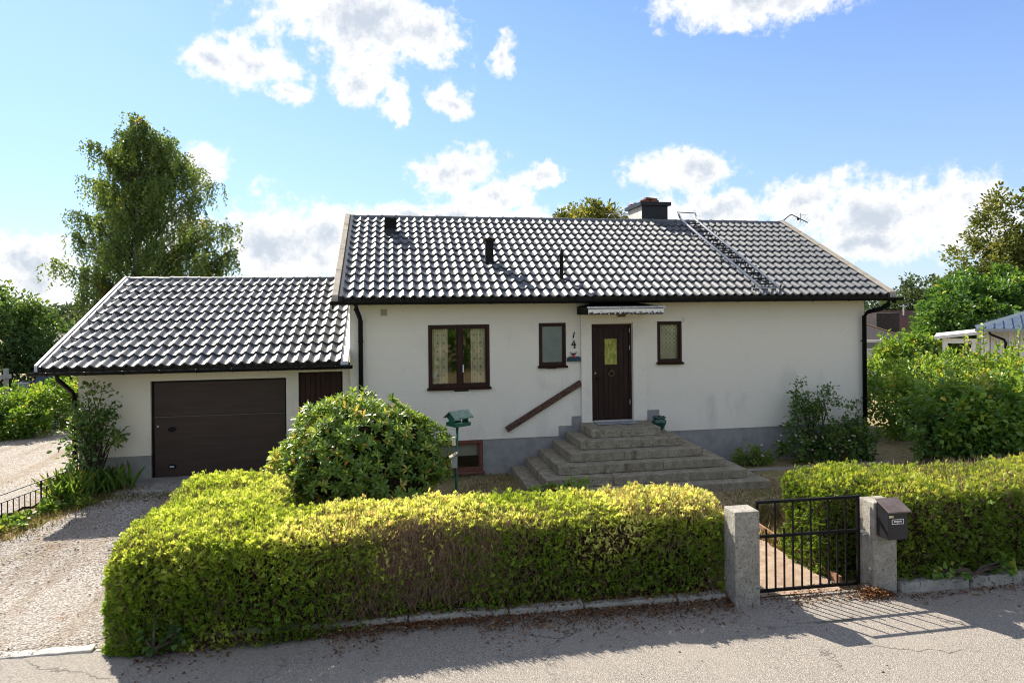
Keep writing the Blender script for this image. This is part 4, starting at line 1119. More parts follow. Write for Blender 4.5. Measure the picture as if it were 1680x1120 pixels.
def whorls(name, label, base, blobs, nw, L, Wd, mat, zmin, nst):
    """rhododendron: rosettes of long leaves at the shoot ends"""
    root = thing(name, label, 'shrub', base)
    C, CN = blob_points(blobs, nw, .30); C = C + CN * (.16 * sines(C, 3.0, 5) + .10 * sines(C, 7.0, 6))[:, None]; ok = C[:, 2] > zmin; C, CN = C[ok], CN[ok]; nw = len(C)
    ax = unit(CN * .8 + np.array([0, 0, .55]) + RNG.normal(size=(nw, 3)) * .25)
    per = 9; k = np.repeat(np.arange(nw), per); n = len(k)
    ph = np.tile(np.arange(per) * 2.4, nw) + RNG.random(n) * .5
    e1 = unit(np.cross(ax, rvec(nw))); e2 = np.cross(ax, e1)
    rad = e1[k] * np.cos(ph)[:, None] + e2[k] * np.sin(ph)[:, None]
    op = np.tile(np.linspace(.15, .95, per), nw)[:, None]
    A = unit(ax[k] * (1.05 - op) + rad * (op + .35) + RNG.normal(size=(n, 3)) * .12)
    s = L * RNG.uniform(.75, 1.2, n)
    t = np.clip(.50 + RNG.normal(size=nw)[k] * .14 + RNG.normal(size=n) * .08 - .18 * (op[:, 0] - .5), 0, .9)
    r = RNG.random(n); t[r < .018] = 1.0; w5 = RNG.random(nw) < .05; t[w5[k] & (r < .6)] = .93
    leaves('foliage', mat, C[k], A, ax[k] + .01, s, s * Wd / L, t, root, big=True, droop=.12, fold=.12)
    limbs(root, base, C[RNG.choice(nw, nst, replace=False)], .03, M_BARK, 'stems', lift=.0)
    mb = MB()
    for b in blobs:
        ico = [(b[0] + b[3] * .62 * math.cos(a) * math.cos(e), b[1] + b[4] * .62 * math.sin(a) * math.cos(e), max(zmin * .5, b[2] + b[5] * .62 * math.sin(e))) for e in np.linspace(-1.2, 1.4, 6) for a in np.linspace(0, 2 * math.pi, 11)[:-1]]
        mb.add(ico, [(i * 10 + j, i * 10 + (j + 1) % 10, (i + 1) * 10 + (j + 1) % 10, (i + 1) * 10 + j) for i in range(5) for j in range(10)])
    mb.build('inner_branches', M_CORE, root)
    return root


RB = [(-.55, -1.9, 1.02, 1.30, 1.05, 1.02), (-1.45, -2.0, .72, .72, .75, .62), (.45, -1.8, .95, .62, .8, .62), (-.75, -1.9, 1.25, .9, .8, .78), (.1, -2.4, .62, .8, .6, .52), (-1.0, -2.5, .8, .7, .5, .6), (.2, -1.9, 1.35, .5, .5, .5)]
RB = [(x * .93, -14.17 + (y + 14.17) * .93, 3.6 + (z - 3.6) * .93, a * .93, b * .93, c * .93) for (x, y, z, a, b, c) in RB]
whorls('rhododendron', 'large domed rhododendron beside the green bird feeder', (-.6, -2.65, .04), RB, 2000, .12, .038, M_RHODO, .12, 26)
whorls('rhododendron', 'low young rhododendron in front of the entrance steps', (2.85, -3.1, .05), [(2.6, -3.1, .42, .36, .3, .16), (3.15, -3.05, .40, .28, .28, .14)], 70, .13, .038, M_RHODO, .22, 9)

broadleaf('climbing_shrub', 'tall thin leafy shrub growing against the garage corner', 'shrub', (-5.5, -.35, .3),
          [(-5.55, -.4, 1.75, .35, .25, .45), (-5.35, -.4, 1.35, .42, .28, .5), (-5.75, -.45, 1.2, .3, .28, .5)], 52, 26, .19, .085, .055, M_DARKLEAF, tint0=.58, nlimb=34)
broadleaf('rose_bush', 'tall loose rose bush against the white wall', 'shrub', (9.45, -.45, .05),
          [(9.45, -.42, 1.45, .55, .25, .42), (9.75, -.45, 1.05, .85, .3, .5), (9.2, -.45, .9, .5, .3, .5)], 80, 24, .17, .07, .042, M_DARKLEAF, tint0=.5, nlimb=26)
broadleaf('flower_clump', 'dense green perennial clump below the rose bush', 'plant', (9.6, -.6, .05),
          [(9.0, -.62, .35, .55, .28, .28), (9.9, -.6, .45, .6, .3, .4), (10.6, -.5, .45, .4, .3, .5)], 90, 34, .14, .08, .055, M_DARKLEAF, tint0=.55, zmin=.05)
broadleaf('flower_clump', 'low bright green perennial beside the bottom step', 'plant', (7.85, -.55, .05),
          [(7.75, -.5, .25, .3, .22, .22), (8.15, -.55, .22, .25, .2, .2)], 40, 30, .10, .06, .03, M_IRIS, tint0=.45, zmin=.05)
P = np.stack([RNG.uniform(7.6, 10.2, 26), RNG.uniform(-.95, -.6, 26), RNG.uniform(.3, .75, 26)], 1); k = np.repeat(np.arange(26), 7)
A = unit(rvec(len(k)) * [1, 1, .3] + [0, -.3, .3])
pet = leaves('blossoms', M_PETAL, P[k], A, rvec(len(k)), .042, .036, np.clip(np.repeat(RNG.random(26), 7), 0, 1)); tag(pet, 'small white and pink blossoms scattered over the flower bed by the wall', 'flowers'); stuff(pet)

# right hand shrubs
broadleaf('lilac_bush', 'dense dark green broad leaved bush behind the mailbox hedge', 'shrub', (13.0, -1.6, 0),
          [(12.0, -1.6, .95, 1.0, .9, .95), (13.4, -1.7, 1.05, 1.3, .9, 1.0), (15.0, -1.4, 1.1, 1.3, 1.0, 1.05), (12.6, -2.2, .7, 1.1, .7, .7)], 420, 42, .24, .125, .085, M_BROAD, tint0=.5, zmin=.05, topt=.35, droop=.3)
broadleaf('lilac_bush', 'loose yellow green bush between the house corner and the white neighbour house', 'shrub', (13.8, 2.0, 0),
          [(13.0, 1.2, 1.0, 1.0, .9, .9), (14.6, 1.8, 1.2, 1.2, 1.0, .95), (16.6, 2.0, 1.25, 1.4, 1.1, 1.0), (13.6, 3.0, 1.3, 1.0, 1.0, .7), (18.4, 2.0, 1.35, 1.2, 1.0, 1.05)], 430, 36, .26, .11, .072, M_YELLOWG, tint0=.5, zmin=.05, topt=.4)
sp = thing('shoot_cluster', 'long yellow tinged shoots standing above the bushes by the white house', 'shrub', (16.5, 1.6, 0))
PP = []; AA = []
mb = MB()
for i in range(20):
    x, y = RNG.uniform(15.2, 19.0), RNG.uniform(1.2, 2.4); h = RNG.uniform(2.3, 3.0); lx = RNG.uniform(-.25, .25)
    pts = [(x, y, .2), (x + lx * .4, y, h * .6), (x + lx, y, h)]; mb.tube(pts, [.014, .010, .004], 5, cap=False)
    for t in np.linspace(.55, 1.0, 22):
        PP.append((x + lx * t, y, h * t)); AA.append((RNG.normal(), RNG.normal(), .6))
mb.build('stems', M_BARK, sp, fixn=False)
leaves('foliage', M_YELLOWG, np.array(PP), np.array(AA), rvec(len(PP)), .12, .065, np.clip(RNG.normal(.65, .2, len(PP)), 0, 1), sp, big=True)
broadleaf('garden_tree', 'small round yellow green tree before the dark neighbouring roofs', 'tree', (22.6, 12, -.9), [(22.3, 12, 1.5, 1.0, 1.0, .75), (23.4, 12, 1.3, .9, .9, .7), (21.9, 12, 1.0, .8, .8, .6)], 120, 40, .32, .17, .11, M_YELLOWG, ([(22.6, 12, -.95), (22.6, 12, .6)], [.10, .07]), tint0=.45)
broadleaf('garden_tree', 'dark compact bush tucked beside the white porch', 'shrub', (22.6, 10.6, -.8), [(23.0, 10.6, .9, .9, .8, .8), (21.8, 10.8, .6, .8, .8, .6)], 90, 36, .3, .17, .11, M_DARKLEAF, tint0=.4)
broadleaf('maple_tree', 'broad maple with dense light leaves above the white house', 'tree', (28.5, 14.5, -1.5), [(27.6, 14, 3.2, 2.4, 2.2, 1.5), (29.8, 15, 3.9, 2.3, 2.2, 1.4), (31.5, 14.5, 3.0, 2.2, 2.2, 1.7), (26.4, 14, 1.9, 1.5, 1.5, 1.0)], 330, 72, .55, .20, .15, M_BROAD, ([(28.5, 14.5, -1.5), (28.6, 14.5, 1.4)], [.28, .2]), tint0=.18, topt=.25, flat=.25)
broadleaf('ash_tree', 'tall airy olive coloured tree rising above the maple', 'tree', (33.5, 17.5, -1.5), [(33.5, 17, 7.8, 2.0, 2.0, 2.1), (32.0, 17, 6.0, 1.9, 1.8, 1.1), (34.5, 17, 5.4, 2.3, 2.0, 1.6), (31.8, 17.5, 4.6, 1.4, 1.5, .9), (36.5, 17, 7.0, 2.4, 2.2, 2.6)], 300, 46, .55, .22, .13, M_OLIVE, ([(34, 17.5, -1.5), (34, 17.4, 4.2)], [.3, .2]), tint0=.45)
broadleaf('oak_tree', 'olive green tree top showing above the ridge beside the chimney', 'tree', (9.0, 15, 0), [(8.7, 14.6, 6.9, 1.55, 1.5, 1.25), (9.8, 14.8, 6.8, 1.0, 1.2, 1.0), (7.9, 14.8, 6.6, 1.0, 1.2, .8)], 230, 44, .38, .17, .10, M_OLIVE, ([(9, 15, 0), (9, 15, 4.8)], [.22, .15]), tint0=.6)
for i, (x, y, h, rr, lab) in enumerate(((46.3, 46, 4.4, 3.0, 'dark rounded far tree just past the house corner'), (50.0, 49, 4.6, 3.2, 'pale green far tree behind the dark neighbouring roofs'), (51.5, 44, 6.2, 2.9, 'tallest far tree standing beside the maple'), (57.0, 48, 5.6, 4.0, 'wide far tree half hidden behind the maple'), (43.5, 50, 3.0, 3.0, 'low far tree mostly hidden behind the bungalow'))):
    g0 = float(gh(x, y))
    broadleaf('far_tree', lab, 'tree', (x, y, g0), [(x, y, h - rr * .75, rr, rr, rr * .75), (x + rr * .5, y, h - rr * 1.1, rr * .8, rr * .8, rr * .7), (x - rr * .4, y, h - rr * 1.3, rr * .9, rr * .8, rr * .8)], 90, 40, .75, .38, .26, M_FAR, ([(x, y, g0), (x, y, h - rr)], [.25, .18]), group='far trees', tint0=.2 + .18 * i, big=False, nlimb=6)

# birch with hanging twigs
def birch():
    root = thing('birch_tree', 'tall weeping birch behind the garage roof', 'tree', (-10.0, 15, .3))
    tr = [Vector(p) for p in ((-10.0, 15, .3), (-10.05, 15, 4), (-9.95, 15.1, 7.5), (-9.85, 15, 10.2), (-9.8, 15, 11.2))]
    MB().tube(tr, [.22, .17, .11, .05, .015], 9, cap=False).build('trunk', M_BIRCHBARK, root, smooth=True, fixn=False)
    tips = [(-9.8, 11.2), (-10.4, 10.9), (-9.3, 10.9), (-11.5, 10.2), (-8.3, 10.2), (-11.0, 10.5), (-8.8, 10.4), (-12.2, 9.2), (-7.9, 9.5), (-10.9, 9.6), (-9.0, 9.7), (-12.0, 8.6), (-7.7, 9.0), (-11.3, 8.8), (-8.4, 8.7),
            (-12.6, 7.6), (-7.2, 8.0), (-11.8, 7.5), (-8.0, 7.6), (-12.5, 6.6), (-6.5, 7.2), (-12.0, 6.3), (-7.4, 6.8), (-12.6, 5.6), (-6.1, 6.0), (-7.0, 5.9), (-11.6, 5.3), (-8.4, 6.2), (-10.6, 7.6), (-9.4, 7.4), (-10.2, 9.2), (-9.7, 8.6), (-10.8, 6.4), (-9.0, 5.9), (-11.6, 4.5), (-6.6, 5.4)]
    brm = MB(); anchors = []
    for (x, z) in tips:
        for rep in range(2):
            yy = 15 + random.uniform(-2.0, 2.0) * min(1, (11.6 - z) / 3 + .15)
            zz = z + random.uniform(-.35, .15); xx = -9.75 + (x + 9.9) * .92 + random.uniform(-.25, .25)
            zb = max(2.5, zz - 1.1 - .55 * abs(xx + 9.9)); tz = (zb - .3) / 10.9
            b = Vector((-10.0 + .15 * tz, 15, zb)); tip = Vector((xx, yy, zz)); m = b.lerp(tip, .55) + Vector((0, 0, .25)); tip2 = tip + (tip - b) * .06 + Vector((0, 0, -.12))
            brm.tube([b, m, tip, tip2], [.05, .03, .015, .006], 5, cap=False)
            for t in (.22, .36, .48, .58, .67, .75, .82, .88, .93, .97, 1.0, 1.0, 1.0): anchors.append((b.lerp(m, t * 2) if t < .5 else m.lerp(tip, t * 2 - 1)))
    brm.build('branches', M_BARK, root, smooth=True, fixn=False)
    PP = []; AA = []; TT = []
    stx = MB()
    for a in anchors:
        for s in range(3):
            p0 = a + Vector((random.gauss(0, .19), random.gauss(0, .16), random.gauss(.02, .08))); ln = random.uniform(.35, 1.25); dx, dy = random.gauss(0, .16), random.gauss(0, .16)
            tn = random.gauss(.42, .16); m = int(ln * 24)
            yl = random.random() < .006
            for i in range(m):
                t = (i + random.random()) / m
                PP.append((p0.x + dx * math.sqrt(t) * ln + random.gauss(0, .045), p0.y + dy * math.sqrt(t) * ln + random.gauss(0, .045), p0.z + .05 - ln * t ** 1.3)); AA.append((random.gauss(0, .7), random.gauss(0, .7), -.75)); TT.append(1 if yl else tn + random.gauss(0, .1))
    m = len(PP)
    leaves('crown', M_BIRCH, np.array(PP), np.array(AA), rvec(m), RNG.uniform(.09, .15, m), RNG.uniform(.055, .085, m), np.clip(np.array(TT), 0, 1), root)
birch()

# left side of the garden
broadleaf('elder_tree', 'dark bushy tree beyond the wooden clothes post', 'tree', (-12.6, 11, .4), [(-12.7, 10.5, 2.9, 1.5, 1.3, 1.5), (-11.4, 10.8, 2.5, 1.1, 1.1, 1.1), (-13.4, 11, 2.2, 1.6, 1.4, 1.8), (-11.2, 11.5, 1.5, 1.3, 1.1, 1.1)], 330, 44, .34, .14, .09, M_DARKLEAF, ([(-12.6, 11, .4), (-12.6, 11, 1.8)], [.14, .1]), tint0=.30, topt=.6)
broadleaf('garden_hedge', 'loose leafy hedge in sun along the gravel yard left of the garage', 'hedge', (-10.2, 6.4, .3), [(-9.2, 6.8, .95, 1.2, .7, .75), (-10.6, 6.2, .85, 1.3, .8, .75), (-12.0, 5.6, .85, 1.3, .9, .8), (-9.9, 5.6, .55, 1.0, .6, .5), (-11.3, 5.0, .5, 1.0, .6, .5), (-8.6, 7.6, .95, .9, .7, .75)], 420, 38, .22, .11, .072, M_YELLOWG, tint0=.4, zmin=.25, topt=.6)
shed = thing('shed', 'dark red wooden shed with white corner beyond the barrel', 'shed', (-11.6, 14.5, .4))
MB().box(-12.15, -9.5, 13.2, 15.5, .3, 2.3).build('wall', M_RED, shed)
MB().box(-12.25, -12.1, 13.15, 13.3, .3, 2.3).build('corner_board', M_WHITE, shed)
MB().prism([(12.9, 2.3), (15.8, 2.3), (15.8, 2.4), (14.3, 3.0), (12.9, 2.4)], 'x', -12.4, -9.3).build('roof', M_DARKROOF, shed)
brl = thing('water_barrel', 'blue plastic water barrel beside the red shed', 'barrel', (-11.05, 10, .45))
MB().lathe((-11.05, 10, .42), [(.25, 0), (.30, .1), (.32, .55), (.30, 1.0), (.27, 1.08), (.25, 1.09)], 20).build('body', M_BLUE, brl, smooth=True)
MB().lathe((-11.05, 10, 1.505), [(.27, 0), (.27, .03), (.1, .05)], 20).build('lid', M_BLUE, brl)
cp = thing('clothes_post', 'weathered wooden clothes post with a cross bar', 'post', (-11.18, 8, .35))
MB().box(-11.24, -11.13, 7.95, 8.05, .2, 1.92).build('upright', M_GREYWOOD, cp, bevel=.006)
MB().obox((-11.42, 7.93, 1.66), (.82, .05, .13), Matrix.Rotation(-.08, 3, 'Y')).build('cross_bar', M_GREYWOOD, cp, bevel=.005)
gb_ = thing('compost_bin', 'grey bin standing next to the blue barrel', 'bin', (-11.75, 10.2, .45))
MB().box(-11.98, -11.55, 10.0, 10.45, .4, 1.25).build('body', M_GREYWALL, gb_, bevel=.02)
MB().box(-12.02, -11.52, 9.96, 10.49, 1.25, 1.30).build('lid', M_FLASH, gb_, bevel=.01)

broadleaf('ivy_patch', 'broad ivy leaves at the foot of the hedge beside the mailbox post', 'plant', (7.3, -6.8, .1), [(7.0, -6.84, .22, .3, .08, .14), (7.7, -6.84, .18, .3, .08, .12)], 11, 7, .10, .09, .08, M_BROAD, tint0=.55, zmin=.1)
broadleaf('ivy_patch', 'dark broad leaves at the foot of the hedge corner by the driveway', 'plant', (-2.45, -6.7, .05), [(-2.4, -6.66, .2, .2, .06, .13)], 7, 7, .09, .085, .06, M_DARKLEAF, tint0=.2, zmin=.03)

# low iron railing
fen = thing('iron_railing', 'low black iron railing along the planted strip beside the gravel drive', 'railing', (-6.3, -1.4, .15))
fa, fb_ = Vector((-6.72, -3.15, .04)), Vector((-5.70, -.9, .24))
for h in (.50, .37): MB().beam(fa + Vector((0, 0, h)), fb_ + Vector((0, 0, h)), .028 if h > .4 else .014, .014).build('rail', M_BLACK, fen)
for i in range(25):
    t = (i + .5) / 25; p = fa.lerp(fb_, t)
    big = i % 8 == 3
    MB().tube([p + Vector((0, 0, -.1)), p + Vector((0, 0, .50 if big else .37))], .013 if big else .008, 6).build('post' if big else 'bar', M_BLACK, fen)
    if big: MB().lathe(tuple(p + Vector((0, 0, .40))), [(.008, 0), (.024, .02), (.024, .045), (.008, .065)], 8).build('knuckle', M_BLACK, fen)


def strap_plant(name, label, x, y, n, h, mat, spread, tint0=.5):
    root = thing(name, label, 'plant', (x, y, float(gh(x, y))))
    P = np.stack([x + RNG.normal(0, spread, n), y + RNG.normal(0, spread, n), np.zeros(n)], 1); P[:, 2] = gh(P[:, 0], P[:, 1])
    A = unit(np.stack([RNG.normal(0, .42, n), RNG.normal(0, .42, n), np.ones(n)], 1)); s = h * RNG.uniform(.5, 1.2, n)
    leaves('leaf_blades', mat, P, A, unit(RNG.normal(size=(n, 3)) * [1, 1, .2]), s, .035, np.clip(RNG.normal(tint0, .2, n), 0, 1), root, big=True, droop=.35, fold=.1)
strap_plant('iris_clump', 'tall strap leaved iris clump beside the railing', -5.60, -1.1, 150, .5, M_IRIS, .16)
strap_plant('iris_clump', 'dark strap leaved clump under the garage corner shrub', -5.2, -.55, 120, .45, M_IRIS, .17, .25)
strap_plant('iris_clump', 'yellowing strap leaved clump at the railing end', -5.75, -.45, 90, .42, M_IRIS, .15, .75)
broadleaf('ground_plant', 'low pale green leafy plant at the foot of the railing', 'plant', (-5.9, -2.0, .1), [(-6.0, -2.2, .16, .28, .4, .1), (-5.75, -1.6, .2, .22, .3, .12)], 40, 22, .11, .10, .075, M_IRIS, tint0=.45, zmin=.06)
broadleaf('ground_plant', 'frosty green low plant between the iris clumps and the gravel', 'plant', (-5.3, -1.35, .1), [(-5.3, -1.4, .22, .2, .22, .12)], 24, 26, .1, .07, .03, M_IRIS, tint0=.5, zmin=.08)

# ------------------------------------------------------------------ neighbours on the right
nb = thing('neighbour_house', 'white boarded neighbour house with blue grey metal roof and open porch', 'house', (24, 8.5, -.9))
_nr = Matrix.Rotation(R(-44), 3, 'Z'); _no = Vector((23.6, 8.8, 0))
def nbb(mb, nm, mt, par=None, **kw):
    """the neighbour's house stands at an angle: its own axes are u (along the wall), v (depth), z"""
    mb.v = [tuple(_no + _nr @ Vector(p)) for p in mb.v]; return mb.build(nm, mt, par or nb, **kw)
nbb(MB().box(0, 9, 0, 6, -1.6, 2.5), 'wall', M_WHITE)
for i in range(46): nbb(MB().box(.03 + i * .19, .075 + i * .19, -.05, 0, -1.5, 2.45), 'batten', M_WHITE)
nroof = nbb(MB().add([(-.45, -.5, 2.56), (9.4, -.5, 2.56), (9.4, 3, 3.75), (3.0, 3, 3.75), (-.45, 6.5, 2.56), (9.4, 6.5, 2.56)], [(0, 1, 2, 3), (0, 3, 4), (3, 2, 5, 4)]), 'roof', M_NBROOF, fixn=False)
for i in range(30):
    x = -.2 + i * .3; yt = -.5 + min(3.5, max(.1, (x + .45) / 3.45 * 3.5)); nbb(MB().beam((x, -.5, 2.585), (x, yt, 2.585 + (yt + .5) * .34), .03, .04), 'roof_seam', M_NBROOF, nroof)
nbb(MB().box(-.5, 9.4, -.60, -.50, 2.44, 2.55), 'gutter', M_GREYWALL)
nbb(MB().tube([(-.05, -.55, 2.45), (0, -.5, 2.33), (.45, -.15, 2.12), (.5, -.07, 2.0), (.5, -.07, -1.0)], .045, 8), 'downpipe', M_BLACK)
porch = nbb(MB().add([(-1.88, -.35, 2.10), (-.01, -.35, 2.36), (-.01, 3, 2.36), (-1.88, 3, 2.10), (-1.88, -.35, 2.22), (-.01, -.35, 2.48), (-.01, 3, 2.48), (-1.88, 3, 2.22)], [(0, 3, 2, 1), (4, 5, 6, 7), (0, 1, 5, 4), (1, 2, 6, 5), (2, 3, 7, 6), (3, 0, 4, 7)]), 'porch_roof', M_WHITE)
for (a, b_) in ((-1.60, -1.42), (-.62, -.44)): nbb(MB().box(a, b_, -.2, -.05, -1.4, 2.14), 'porch_post', M_WHITE, porch)
nbb(MB().box(-1.42, -.62, -.19, -.06, 1.94, 2.14), 'porch_beam', M_WHITE, porch)
nbb(MB().box(-.44, -.02, -.12, -.06, -1.4, 2.3), 'porch_screen', M_WHITE, porch)
for i in range(2): nbb(MB().box(-.35 + i * .19, -.315 + i * .19, -.145, -.12, -1.4, 2.25), 'batten', M_WHITE, porch)
wn = MB()
for (a, b_, c, d) in ((1.75, 1.87, .85, 2.0), (2.95, 3.07, .85, 2.0), (1.87, 2.95, 1.88, 2.0), (1.87, 2.95, .85, .97)): wn.box(a, b_, -.07, -.031, c, d)
nwin = nbb(wn, 'window', M_WHITE)
nbb(MB().box(1.87, 2.95, -.045, -.032, .97, 1.88), 'pane', mat_noise('dark_pane', (.02, .035, .07), (.03, .05, .09), 2, .1, .6, 0), nwin)
gh_ = thing('grey_house', 'low grey house with dark roof and broad black chimney', 'house', (31, 26, -1.5))
MB().box(24, 31.2, 22.4, 29, -1.6, 1.36).build('wall', M_GREYWALL, gh_)
MB().box(23.5, 31.5, 21.86, 22.0, 1.22, 1.38).build('fascia_board', M_WHITE, gh_)
groof2 = MB().add([(23.5, 21.9, 1.36), (31.5, 21.9, 1.36), (30.2, 24.4, 2.25), (23.5, 24.4, 2.25)], [(0, 1, 2, 3)]).add([(31.5, 21.9, 1.36), (31.5, 29, 1.36), (30.2, 27, 2.25), (30.2, 24.4, 2.25)], [(0, 1, 2, 3)]).build('roof', M_DARKROOF, gh_, fixn=False)
MB().beam((31.5, 21.88, 1.39), (30.2, 24.38, 2.28), .12, .05).build('hip_strip', mat_noise('hip', (.2, .13, .07), (.3, .2, .11), 5, .8, .2, 0), groof2)
MB().box(31.2, 32.9, 24.6, 25.6, 1.2, 2.95).build('chimney', M_DARKROOF, gh_)
bh = thing('brown_house', 'gabled house with dark red brown roof behind the grey house', 'house', (35, 31, -1.5))
MB().box(31.8, 41.0, 29.5, 34, -1.6, 1.5).build('wall', M_WHITE, bh)
broof = MB().add([(31.2, 28.8, 1.2), (41.5, 28.8, 1.2), (41.5, 31.5, 3.0), (31.2, 31.5, 3.0), (41.5, 34.5, 1.2), (31.2, 34.5, 1.2)], [(0, 1, 2, 3), (3, 2, 4, 5)]).build('roof', mat_noise('redbrown_roof', (.035, .015, .015), (.06, .026, .025), 6, .8, .2, 0), bh, fixn=False)
MB().beam((31.15, 28.8, 1.25), (31.15, 31.5, 3.05), .12, .18).build('barge_board', M_WHITE, broof)
MB().beam((41.55, 28.8, 1.25), (41.55, 31.5, 3.05), .12, .18).build('barge_board', M_WHITE, broof)
MB().tube([(38.7, 31, 2.6), (38.7, 31, 3.5)], .05, 6).tube([(38.4, 31, 3.35), (39.0, 31, 3.35)], .04, 5).build('antenna', M_FLASH, bh)
wf = thing('white_fence', 'white boarded fence and grey gate below the grey house', 'fence', (24.5, 16, -1.2))
for a, b in ((23.0, 23.95), (25.9, 27)): MB().box(a, b, 15.97, 16.03, -1.3, 1.22).build('panel', M_WHITE, wf)
for i in range(8): MB().box(23.98 + i * .24, 24.2 + i * .24, 15.98, 16.02, -1.3, .96).build('board', M_GREYWALL, wf)
MB().box(23.96, 25.9, 15.94, 15.975, .88, .97).build('rail', M_BLACK, wf)
MB().box(23.5, 27, 15.93, 16.05, 1.222, 1.28).build('cap_rail', M_FLASH, wf)

# ------------------------------------------------------------------ loose matter: grass, pebbles, fallen leaves
def grass(name, label, n, region, h, mat, tint0, dens=None):
    x = RNG.uniform(region[0], region[1], n); y = RNG.uniform(region[2], region[3], n)
    P = np.stack([x, y, gh(x, y) - .015], 1)
    if dens is not None: P = P[RNG.random(n) < dens(P)]
    m = len(P); A = unit(np.stack([RNG.normal(0, .55, m), RNG.normal(0, .55, m), np.ones(m)], 1))
    s = h * RNG.uniform(.4, 1.4, m)
    o = leaves(name, mat, P, A, rvec(m), s, .008, np.clip(RNG.normal(tint0, .22, m) + .2 * sines(P, 1.5, 33), 0, 1), None, droop=.3)
    tag(o, label, 'grass'); stuff(o); return o
def lawn_d(P):
    st = (P[:, 0] > 2.45) & (P[:, 0] < 7.3) & (P[:, 1] > -2.3)
    return ~st * sst(-.5, .3, sines(P, 2.5, 51) + .25)
grass('lawn_grass', 'thin dry grass on the front lawn', 34000, (-1.4, 7.6, -5.3, -.05), .055, M_GRASS, .68, lawn_d)
grass('verge_grass', 'dry grass strip along the gravel beside the railing', 9000, (-6.8, -4.3, -3.9, -.4), .08, M_GRASS, .6, lambda P: np.exp(-((P[:, 0] - (-5.72 + (P[:, 1] + .95) * .45) - .65) / .38) ** 2))
grass('apron_grass', 'rough green and brown grass edge in front of the concrete apron', 5000, (-5.1, -1.7, -1.75, -.9), .06, M_GRASS, .5, lambda P: np.exp(-((P[:, 1] + 1.15) / .28) ** 2))
grass('drive_grass', 'sparse weeds and dry grass along the hedge side of the driveway', 2600, (-3.9, -2.6, -6.2, -2.6), .07, M_GRASS, .55, lambda P: sst(.1, .5, sines(P, 3.0, 54)) * sst(-3.9, -3.0, P[:, 0]))
grass('yard_grass', 'sparse sunlit grass tufts in the gravel yard beyond the railing', 16000, (-16, -6.4, -3, 9), .06, M_GRASS, .62, lambda P: sst(.15, .45, sines(P, 1.6, 52)))
grass('path_grass', 'tall dry straw coloured grass at the end of the garden path', 15000, (4.0, 7.0, -5.35, -3.6), .17, M_GRASS, .86, lambda P: sst(-.35, .3, sines(P, 2.2, 53)) * ~((P[:, 0] > 4.4) & (P[:, 0] < 5.55) & (P[:, 1] < -4.8)))


def scatter(name, label, cat, P, mat, s0, s1, flat=.35, tint0=.4):
    m = len(P); A = rvec(m) * np.array([1, 1, flat]); s = RNG.uniform(s0, s1, m)
    o = leaves(name, mat, P, A, unit(np.array([0, 0, 1.0]) + RNG.normal(size=(m, 3)) * .35), s, s * .5, np.clip(RNG.normal(tint0, .25, m), 0, 1), None, droop=.2, fold=.25)
    tag(o, label, cat); stuff(o)
m = 6500; x = RNG.uniform(-2.7, 4.0, m); y = kerb_y(x) - RNG.exponential(.10, m) * (.5 + .9 * (sines(np.stack([x, x * 0, x * 0], 1), 3, 5) > -.1)) + .02
P = np.stack([x, y, np.full(m, .012) + RNG.random(m) * .02 + .03 * np.exp((y - kerb_y(x)) * 8)], 1)
x2 = RNG.uniform(-2.5, 3.95, 1600); P = np.concatenate([P, np.stack([x2, kerb_y(x2) + RNG.uniform(.0, .16, 1600), RNG.uniform(.11, .15, 1600)], 1)])
x3 = RNG.normal(5.0, .5, 500); y3 = RNG.normal(-6.75, .12, 500); P = np.concatenate([P, np.stack([x3, y3, RNG.uniform(.015, .035, 500)], 1)])
x7 = RNG.uniform(-8, -2.8, 700); y7 = RNG.uniform(-6.3, -2, 700); P = np.concatenate([P, np.stack([x7, y7, gh(x7, y7) + .025], 1)])
x4 = RNG.normal(5.85, .14, 900); y4 = RNG.normal(-6.85, .07, 900); P = np.concatenate([P, np.stack([x4, y4, .02 + .09 * RNG.random(900) * np.exp(-((x4 - 5.85) / .15) ** 2)], 1)])
x5 = RNG.uniform(6.2, 11, 900); P = np.concatenate([P, np.stack([x5, -6.93 - RNG.exponential(.08, 900), RNG.uniform(.012, .03, 900)], 1)])
x6 = RNG.uniform(-6, 9, 110); y6 = RNG.uniform(-9, -6.7, 110); P = np.concatenate([P, np.stack([x6, y6, .015 + .045 * np.sin(np.pi * np.clip((y6 + 6.6) / -6.6, 0, 1)) + .004], 1)])
scatter('fallen_leaves', 'brown and orange fallen leaves along the kerb and gateway', 'fallen leaves', P, M_LITTER, .010, .050)
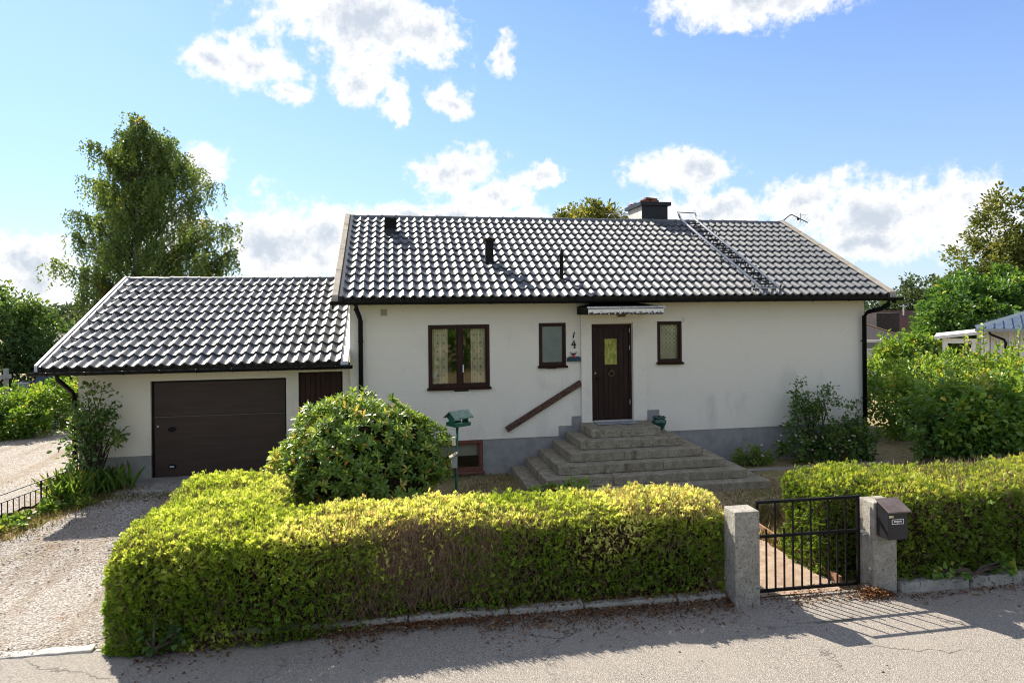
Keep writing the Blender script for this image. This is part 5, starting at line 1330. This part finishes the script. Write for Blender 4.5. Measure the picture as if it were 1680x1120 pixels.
# pebbles
def pebbles(name, label, x, y, s0, s1, mat):
    n = len(x); s = RNG.uniform(s0, s1, n)
    D = np.array([(1, 0, 0), (0, 1, 0), (-1, 0, 0), (0, -1, 0), (0, 0, .7), (0, 0, -.5)], float)
    sc = RNG.uniform(.6, 1.2, (n, 1, 3)); V = D[None] * sc * s[:, None, None]
    a = RNG.random(n) * 6.28; c, s_ = np.cos(a)[:, None], np.sin(a)[:, None]
    V2 = V.copy(); V2[..., 0] = V[..., 0] * c - V[..., 1] * s_; V2[..., 1] = V[..., 0] * s_ + V[..., 1] * c
    z = gh(x, y) + .016; V2 += np.stack([x, y, z], 1)[:, None]
    f = np.array([(0, 1, 4), (1, 2, 4), (2, 3, 4), (3, 0, 4)]); F = (np.arange(n)[:, None, None] * 6 + f[None]).reshape(-1, 3)
    o = npmesh(name, V2.reshape(-1, 3), F, mat, np.repeat(RNG.random(n), 6)); tag(o, label, 'pebbles'); stuff(o)
def stone_mat():
    m_, k, out = new_mat('pebble'); a = k('ShaderNodeAttribute'); a.attribute_name = 'tint'
    principled(k, out, k.ramp(a.outputs['Fac'], [(0, (.14, .125, .11)), (.5, (.33, .29, .255)), (1, (.55, .50, .45))]), .9, .2); return m_
M_PEB = stone_mat()
n = 26000; x = RNG.uniform(-8.5, -2.2, n); y = -6.36 + 6.2 * RNG.random(n) ** 1.5; ok = in_drive(x, y)
pebbles('gravel', 'loose pale gravel stones on the driveway', x[ok], y[ok], .006, .017, M_PEB)
n = 1500; pebbles('path_gravel', 'small stones on the sandy garden path', RNG.uniform(4.38, 5.6, n), RNG.uniform(-6.6, -4, n), .005, .012, M_PEB)

# woods across the road (mirrored in the window panes) and far off
def wood(name, label, n, xr, yr, h, L, mat, t0):
    x = RNG.uniform(*xr, n); y = RNG.uniform(*yr, n); top = h * (1 + .28 * sines(np.stack([x, y * 0, x * 0], 1), .35, 88)); z = top * (1 - RNG.random(n) ** 1.5)
    P = np.stack([x, y, z + gh(x, y)], 1); o = leaves(name, mat, P, rvec(n) + [0, 0, .2], rvec(n), L * RNG.uniform(.6, 1.3, n), L * .6, np.clip(RNG.normal(t0, .2, n) + .2 * sines(P, .8, 6), 0, 1)); tag(o, label, 'wood'); stuff(o)
wood('woodland', 'leafy wood across the road mirrored in the window panes', 12000, (-32, 34), (-28, -22), 3.2, .5, M_BROAD, .4)
wood('far_woodland', 'low band of distant wood along the horizon', 30000, (-150, 30), (75, 95), 3.4, .7, M_FAR, .3)
